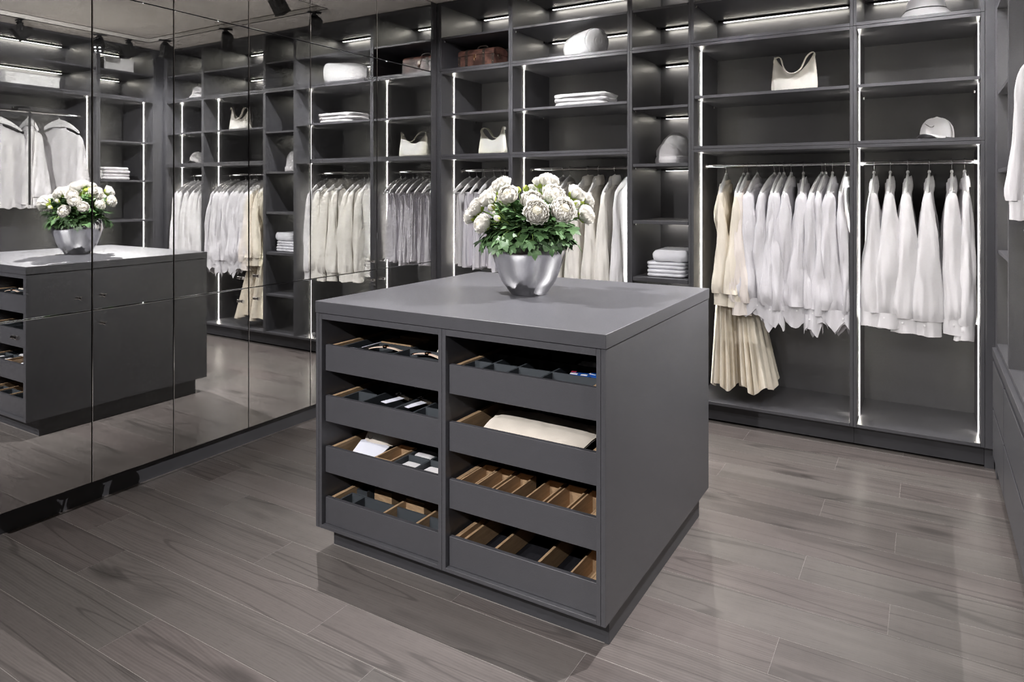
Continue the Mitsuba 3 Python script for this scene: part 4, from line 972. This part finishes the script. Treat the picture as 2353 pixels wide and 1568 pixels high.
# right wall shelves
def carton(name, label, x0, x1, y0, y1, z, h, lid):
    k = thing(name, label, 'box')
    put(k, 'body', box(x0, x1, y0, y1, z, z + h - 0.002, 0.002), 'white_plastic')
    put(k, 'lid', box(x0 - 0.004, x1 + 0.004, y0 - 0.004, y1 + 0.004, z + h - lid, z + h, 0.003), 'white_plastic')
carton('storage_box', 'long white lidded storage box over the high right rail, seen in the mirror', RX + 0.06, RX + 0.40, 2.80, 3.225, 2.3205, 0.105, 0.032)
carton('storage_box', 'square white lidded box in the top right corner shelf, seen in the mirror', RX + 0.05, RX + 0.33, 3.630, 3.900, 2.5635, 0.125, 0.030)
for i in range(4):
    own(thing('folded_shirt', f'white folded shirt, {["lowest", "second from below", "third from below", "topmost"][i]} of four on the mirrored corner shelf', 'folded clothes', 'folded white shirts on the right corner shelf'),
        xf(pad(-0.15, 0.15, -0.13, 0.13, 0, 0.030, 60 + i, 1), mat4((RX + 0.20 + 0.008 * (i % 2), 3.745 + 0.006 * (i % 3), 1.509 + 0.0312 * i), rz=0.04 * (i - 1))), 'white_cotton', 40)
# ---------------------------------------------------------------- silver vase with peonies on the island
VX, VY, VZ = -1.416, 2.488, IZ1 + 0.0008
vase = thing('vase', 'round polished silver vase standing on the island countertop, filled with white flowers', 'vase')
vp = smooth_curve([(0.073, 0.0), (0.0775, 0.006), (0.090, 0.024), (0.107, 0.047), (0.125, 0.085), (0.1405, 0.130), (0.1505, 0.163), (0.153, 0.182), (0.150, 0.207), (0.140, 0.230), (0.124, 0.247), (0.111, 0.255)], 60)
vi = smooth_curve([(0.110, 0.257), (0.107, 0.258), (0.104, 0.2555), (0.118, 0.244), (0.142, 0.215), (0.146, 0.175), (0.12, 0.09), (0.07, 0.02), (0.0001, 0.012)], 40)
put(vase, 'body', xf(lathe(np.vstack([[[0.0001, 0.0], [0.06, 0.0]], vp, vi]), 96), mat4((VX, VY, VZ))), 'vase_silver', 40)
MOUTH = np.array([VX, VY, VZ + 0.245])

def petal(R, amax, W, seed, open_=0.0, n=9):
    u, v = np.meshgrid(np.linspace(-1, 1, n), np.linspace(0.02, 1, n), indexing='ij')
    al = amax * v
    wid = W * (0.25 + 0.75 * np.sqrt(np.maximum(0, np.sin(np.minimum(1.0, v * 1.02) * PI * 0.80))))
    be = u * wid
    rim = v ** 4
    nz = meshkit.noise(np.stack([u * 3.0 + seed, v * 2.0, 0 * u], -1), seed) - 0.5
    rho = R * (1 + open_ * rim * (0.7 + 0.6 * u ** 2) + 0.10 * nz * (0.3 + v) + 0.05 * rim * np.sin(u * 9 + seed * 1.7))
    al = al - 0.16 * u ** 2 * v + 0.12 * rim * np.sin(u * 6 + seed) + 0.10 * nz * v
    x = rho * np.sin(al) * np.cos(be); y = rho * np.sin(al) * np.sin(be) * 1.05; z = -rho * np.cos(al)
    return np.stack([x, y, z], -1).reshape(-1, 3), grid_faces(n, n)

LAYERS = [(1.0, 1.70, 0.78, 7, 0.22), (0.97, 1.95, 0.66, 8, 0.14), (0.91, 2.15, 0.62, 8, 0.10), (0.84, 2.32, 0.62, 8, 0.08), (0.75, 2.46, 0.66, 7, 0.06), (0.62, 2.58, 0.75, 7, 0.05), (0.47, 2.66, 0.9, 6, 0.04), (0.30, 2.75, 1.1, 5, 0.02)]
def peony(pos, rad, axis, label, seed, leaves=3):
    """axis: the way the blossom looks"""
    k = thing('peony', label, 'flower', 'white peonies in the silver vase')
    pos = np.asarray(pos, float); axis = np.asarray(axis, float) / np.linalg.norm(axis)
    r = np.random.default_rng(seed)
    M = np.eye(4); M[:3, :3] = frame(axis) @ mat4(rz=r.uniform(0, 6))[:3, :3] * rad; M[:3, 3] = pos
    core, heart = [], []
    bk = None
    for li, (R, am, W, n, op) in enumerate(LAYERS):
        for j in range(n):
            m = xf(petal(R, am, W, seed * 31 + li * 7 + j, op), mat4(rz=2 * PI * (j + 0.5 * li + r.uniform(-.15, .15)) / n))
            if li == 0: core.append(('p', m))
            elif li < 6: core.append(('c', m))
            else: heart.append(m)
    bk = put(k, 'blossom', xf(cat(*[m for t, m in core if t == 'c']), M), 'petal_white', True)
    for t, m in core:
        if t == 'p': put(bk, 'petal', xf(m, M), 'petal_white', True)
    ball = trimesh.creation.icosphere(3, 0.58); bv = np.array(ball.vertices)
    sw_ = np.arctan2(bv[:, 1], bv[:, 0]); th_ = np.arccos(np.clip(bv[:, 2] / 0.58, -1, 1))
    bv = bv * (1 + 0.10 * np.abs(np.sin(th_ * 7 + 2.5 * sw_ + 1.5 * np.sin(3 * sw_))) - 0.05)[:, None] * [1, 1, 1.22] + [0, 0, -0.02]
    put(bk, 'heart', xf(cat(*heart, (bv, np.array(ball.faces))), M), 'petal_heart', True, label='pale yellow heart')
    base = pos - axis * rad * 0.95
    sp = []
    for j in range(5):
        a = 2 * PI * j / 5 + r.uniform(-.3, .3)
        u, v = np.meshgrid(np.linspace(-1, 1, 3), np.linspace(0, 1, 5), indexing='ij')
        w = 0.42 * np.sin(np.minimum(v * 1.1, 1) * PI) ** 0.8 + 0.02
        q = np.stack([np.sin(1.15 * v) * 1.05, u * w * 0.8, -np.cos(1.15 * v) * 1.06], -1).reshape(-1, 3)
        sp.append(xf(xf((q, grid_faces(3, 5)), mat4(rz=a)), M))
    put(k, 'sepals', cat(*sp), 'sepal_green', True, label='yellow-green sepals')
    start = MOUTH + np.array([0.45 * (pos[0] - VX), 0.45 * (pos[1] - VY), 0]) * min(1, 0.085 / (0.45 * np.hypot(pos[0] - VX, pos[1] - VY) + 1e-6)) * 0.9
    mid = (start * 0.45 + base * 0.55) + np.array([0, 0, 0.02])
    path = smooth_curve([start - [0, 0, 0.03], start, mid, base], 16)
    put(k, 'stem', tube(path, 0.0024, 7), 'stem_green', True)
    for j in range(leaves):
        place_leaf(k, path[5 + 3 * j % 10], r.uniform(0, 2 * PI), r.uniform(-0.3, 0.4), r.uniform(0.8, 1.15), r)

def leaf_mesh(kind):
    from shapely.geometry import Polygon
    from shapely.ops import unary_union
    def lobe(x, y, ang, L, W):
        p = [(0, -W * 0.16), (0.34 * L, -W * 0.5), (0.46 * L, -W * 0.30), (0.70 * L, -W * 0.42), (L, 0), (0.70 * L, W * 0.42), (0.46 * L, W * 0.30), (0.34 * L, W * 0.5), (0, W * 0.16)]
        c, s = math.cos(ang), math.sin(ang)
        return Polygon([(x + c * a - s * b, y + s * a + c * b) for a, b in p])
    spec = [[(0.0, 0, 0, 0.064, 0.034), (0.010, 0, 0.85, 0.046, 0.028), (0.010, 0, -0.85, 0.046, 0.028), (0.004, 0, 1.7, 0.028, 0.02), (0.004, 0, -1.7, 0.028, 0.02)],
            [(0.0, 0, 0.1, 0.058, 0.026), (0.014, 0, 0.75, 0.042, 0.022), (0.014, 0, -0.7, 0.045, 0.022), (0.004, 0, 1.3, 0.034, 0.018), (0.004, 0, -1.35, 0.032, 0.018)],
            [(0.0, 0, 0, 0.055, 0.030), (0.006, 0, 1.05, 0.040, 0.024), (0.006, 0, -1.0, 0.038, 0.024)]][kind]
    poly = unary_union([lobe(*s) for s in spec]).buffer(0.0005)
    from shapely import segmentize
    poly = segmentize(poly, 0.008)
    m = trimesh.creation.extrude_polygon(poly, 0.0006, engine='earcut')
    v = np.array(m.vertices); f = np.array(m.faces)
    d = np.hypot(v[:, 0], v[:, 1])
    v[:, 2] += -3.2 * d ** 2 * (1 + 0.4 * kind) + 0.22 * np.abs(v[:, 1]) - 0.06 * v[:, 0]
    stalk = tube([(-0.030, 0, -0.004), (-0.01, 0, 0.0), (0.012, 0, 0.0005)], [0.0012, 0.0011, 0.0009], 5)
    return cat((v, f), stalk)
LEAVES = [mikit.ply(leaf_mesh(q), 'leaf_green', 25) for q in range(3)]
def place_leaf(k, p, az, el, s, r):
    M = mat4(p, rz=az, ry=-el, rx=r.uniform(-0.5, 0.5), s=s)
    M[:3, 3] = np.asarray(p) + M[:3, 0] * 0.028
    put(k, 'leaf', LEAVES[r.integers(0, 3)], None, tw=T(M))

C0 = np.array([VX, VY, 1.205]); TOCAM = np.array([0.516, -0.857, 0.10])
PEONIES = [
    (-1.528, 2.441, 1.433, 0.036, 0.15, 'white peony at the top left of the bunch, turned up and away'),
    (-1.451, 2.370, 1.390, 0.036, 0.7, 'round white peony below the top left one, facing forward'),
    (-1.567, 2.394, 1.376, 0.036, 0.2, 'white peony on the left slope of the bunch before the hanger ends'),
    (-1.620, 2.386, 1.337, 0.035, 0.1, 'white peony on the far left of the bunch in front of the trousers'),
    (-1.668, 2.415, 1.299, 0.031, 0.0, 'white peony half hidden at the outermost left of the bunch'),
    (-1.564, 2.349, 1.271, 0.035, 0.25, 'white peony hanging lowest at the left above the vase'),
    (-1.367, 2.421, 1.365, 0.040, 0.6, 'large white peony in the middle, half behind the front one'),
    (-1.305, 2.342, 1.323, 0.043, 1.1, 'front large white peony with creamy heart in the middle of the bunch'),
    (-1.365, 2.563, 1.449, 0.036, 0.3, 'white peony at the very top of the bunch'),
    (-1.427, 2.595, 1.442, 0.027, 0.1, 'small white peony just left of the topmost one'),
    (-1.303, 2.483, 1.390, 0.042, 0.5, 'large white peony right of the middle, under the topmost one'),
    (-1.230, 2.422, 1.330, 0.043, 0.9, 'large open white peony with yellow heart at the right front'),
    (-1.258, 2.603, 1.396, 0.034, 0.1, 'white peony upper right, seen from behind its green sepals'),
    (-1.244, 2.682, 1.365, 0.030, 0.0, 'white peony at the right edge behind the green sepals'),
    (-1.205, 2.589, 1.306, 0.036, 0.3, 'white peony on a bare stem at the outermost right of the bunch'),
    (-1.474, 2.614, 1.413, 0.024, 0.2, 'small half-open white peony behind the middle, left of a pair'),
    (-1.435, 2.614, 1.411, 0.022, 0.2, 'small half-open white peony behind the middle, right of a pair'),
    (-1.608, 2.510, 1.403, 0.026, 0.0, 'white peony peeking out behind the upper left blossoms'),
    (-1.590, 2.555, 1.384, 0.034, -0.6, 'white peony on the mirror side of the bunch, upper one in the mirror at right'),
    (-1.600, 2.560, 1.311, 0.035, -0.6, 'white peony on the mirror side of the bunch, lower one in the mirror at right'),
    (-1.635, 2.620, 1.335, 0.034, -0.6, 'white peony at the right edge of the bunch in the mirror'),
    (-1.480, 2.690, 1.400, 0.034, -0.6, 'white peony at the back of the bunch toward the knitwear'),
    (-1.370, 2.720, 1.340, 0.034, -0.6, 'white peony at the back right of the bunch, behind the leaves'),
]
for i, (x, y, z, rad, f, lb) in enumerate(PEONIES):
    p = np.array([x + 0.014, y - 0.012, z])
    ax = (p - C0) / np.linalg.norm(p - C0) + f * TOCAM
    peony(p, rad, ax, lb, 40 + i)
for i, (x, y, z, rad, lb) in enumerate(((-1.508, 2.336, 1.336, 0.013, 'white bud in yellow-green sepals at the left front of the bunch'), (-1.467, 2.314, 1.294, 0.013, 'white oval bud low at the left front of the bunch'), (-1.492, 2.521, 1.406, 0.012, 'closed green bud, left of the pair at the top behind the middle'),
                                         (-1.472, 2.551, 1.413, 0.012, 'closed green bud, right of the pair at the top behind the middle'), (-1.227, 2.529, 1.350, 0.015, 'white bud between the right blossoms'))):
    k = thing('peony_bud', lb, 'flower bud', 'buds among the peonies')
    p = np.array([x + 0.014, y - 0.012, z]); ax = (p - C0) / np.linalg.norm(p - C0)
    M = np.eye(4); M[:3, :3] = frame(ax) * rad; M[:3, 3] = p
    put(k, 'bud', xf(lathe([(0.0001, -1.1), (0.6, -0.9), (0.95, -0.3), (1.0, 0.2), (0.8, 0.8), (0.4, 1.2), (0.0001, 1.4)], 16), M), 'sepal_green' if 'green bud' in lb else 'petal_white', True)
    sp = [xf(xf((np.stack([np.array([0.3, 0.75, 1.08, 0.9, 0.3, 0.75, 1.08, 0.9]), np.array([-.25, -.5, -.42, 0, .25, .5, .42, 0.01]), np.array([-1.15, -0.9, 0.1, 1.0, -1.15, -0.9, 0.1, 1.0])], 1), grid_faces(2, 4)), mat4(rz=2 * PI * j / 4)), M) for j in range(4)]
    put(k, 'sepals', cat(*sp), 'sepal_green', True)
    st = MOUTH + (p - MOUTH) * [0.35, 0.35, 0]
    put(k, 'stem', tube(smooth_curve([st, (st + p) / 2 + [0, 0, 0.015], p - ax * rad * 1.05], 12), 0.0019, 6), 'stem_green', True)
rf = np.random.default_rng(5)
for i in range(52):
    az = 2 * PI * (i * 0.382 + rf.uniform(-.05, .05)); ring = i % 4 if i < 44 else 0
    if i >= 44: az = -PI / 2 + (i - 47.5) * 0.42
    rad = (0.158, 0.165, 0.125, 0.075)[ring] + rf.uniform(-.015, .02); top = VZ + (0.225, 0.285, 0.330, 0.350)[ring] + rf.uniform(-.015, .02)
    dv = np.array([math.cos(az), math.sin(az), 0])
    where = ['toward the corner column', 'toward the knitwear', 'toward the mirrors', 'at the front'][int(((az + 0.25 * PI) % (2 * PI)) // (PI / 2))]
    k = thing('foliage_sprig', ('green leaf sprig drooping over the vase rim ', 'green leaf sprig spreading above the vase rim ', 'green leaf sprig at mid height of the bunch ', 'green leaf sprig high between the white blossoms ')[ring] + where, 'leaves', 'leaf sprigs in the silver vase')
    st = MOUTH + dv * 0.07
    apex = np.array([VX, VY, 0]) + dv * rad * 0.72 + [0, 0, max(top + (0.03 if ring == 0 else -0.02), VZ + 0.265)]
    path = smooth_curve([st - [0, 0, 0.02], st + dv * 0.01 + [0, 0, 0.02], apex, np.array([VX, VY, 0]) + dv * rad + [0, 0, top]], 14)
    put(k, 'stem', tube(path, 0.0016, 6), 'stem_green', True)
    for j in range(9):
        t = min(13, 4 + j)
        el = (-0.75, 0.05, 0.45, 0.7)[ring] + rf.uniform(-.45, .45)
        place_leaf(k, path[t], az + (0.9 if j % 2 else -0.9) * (j < 8) + rf.uniform(-.5, .5), el, rf.uniform(0.62, 0.98), rf)
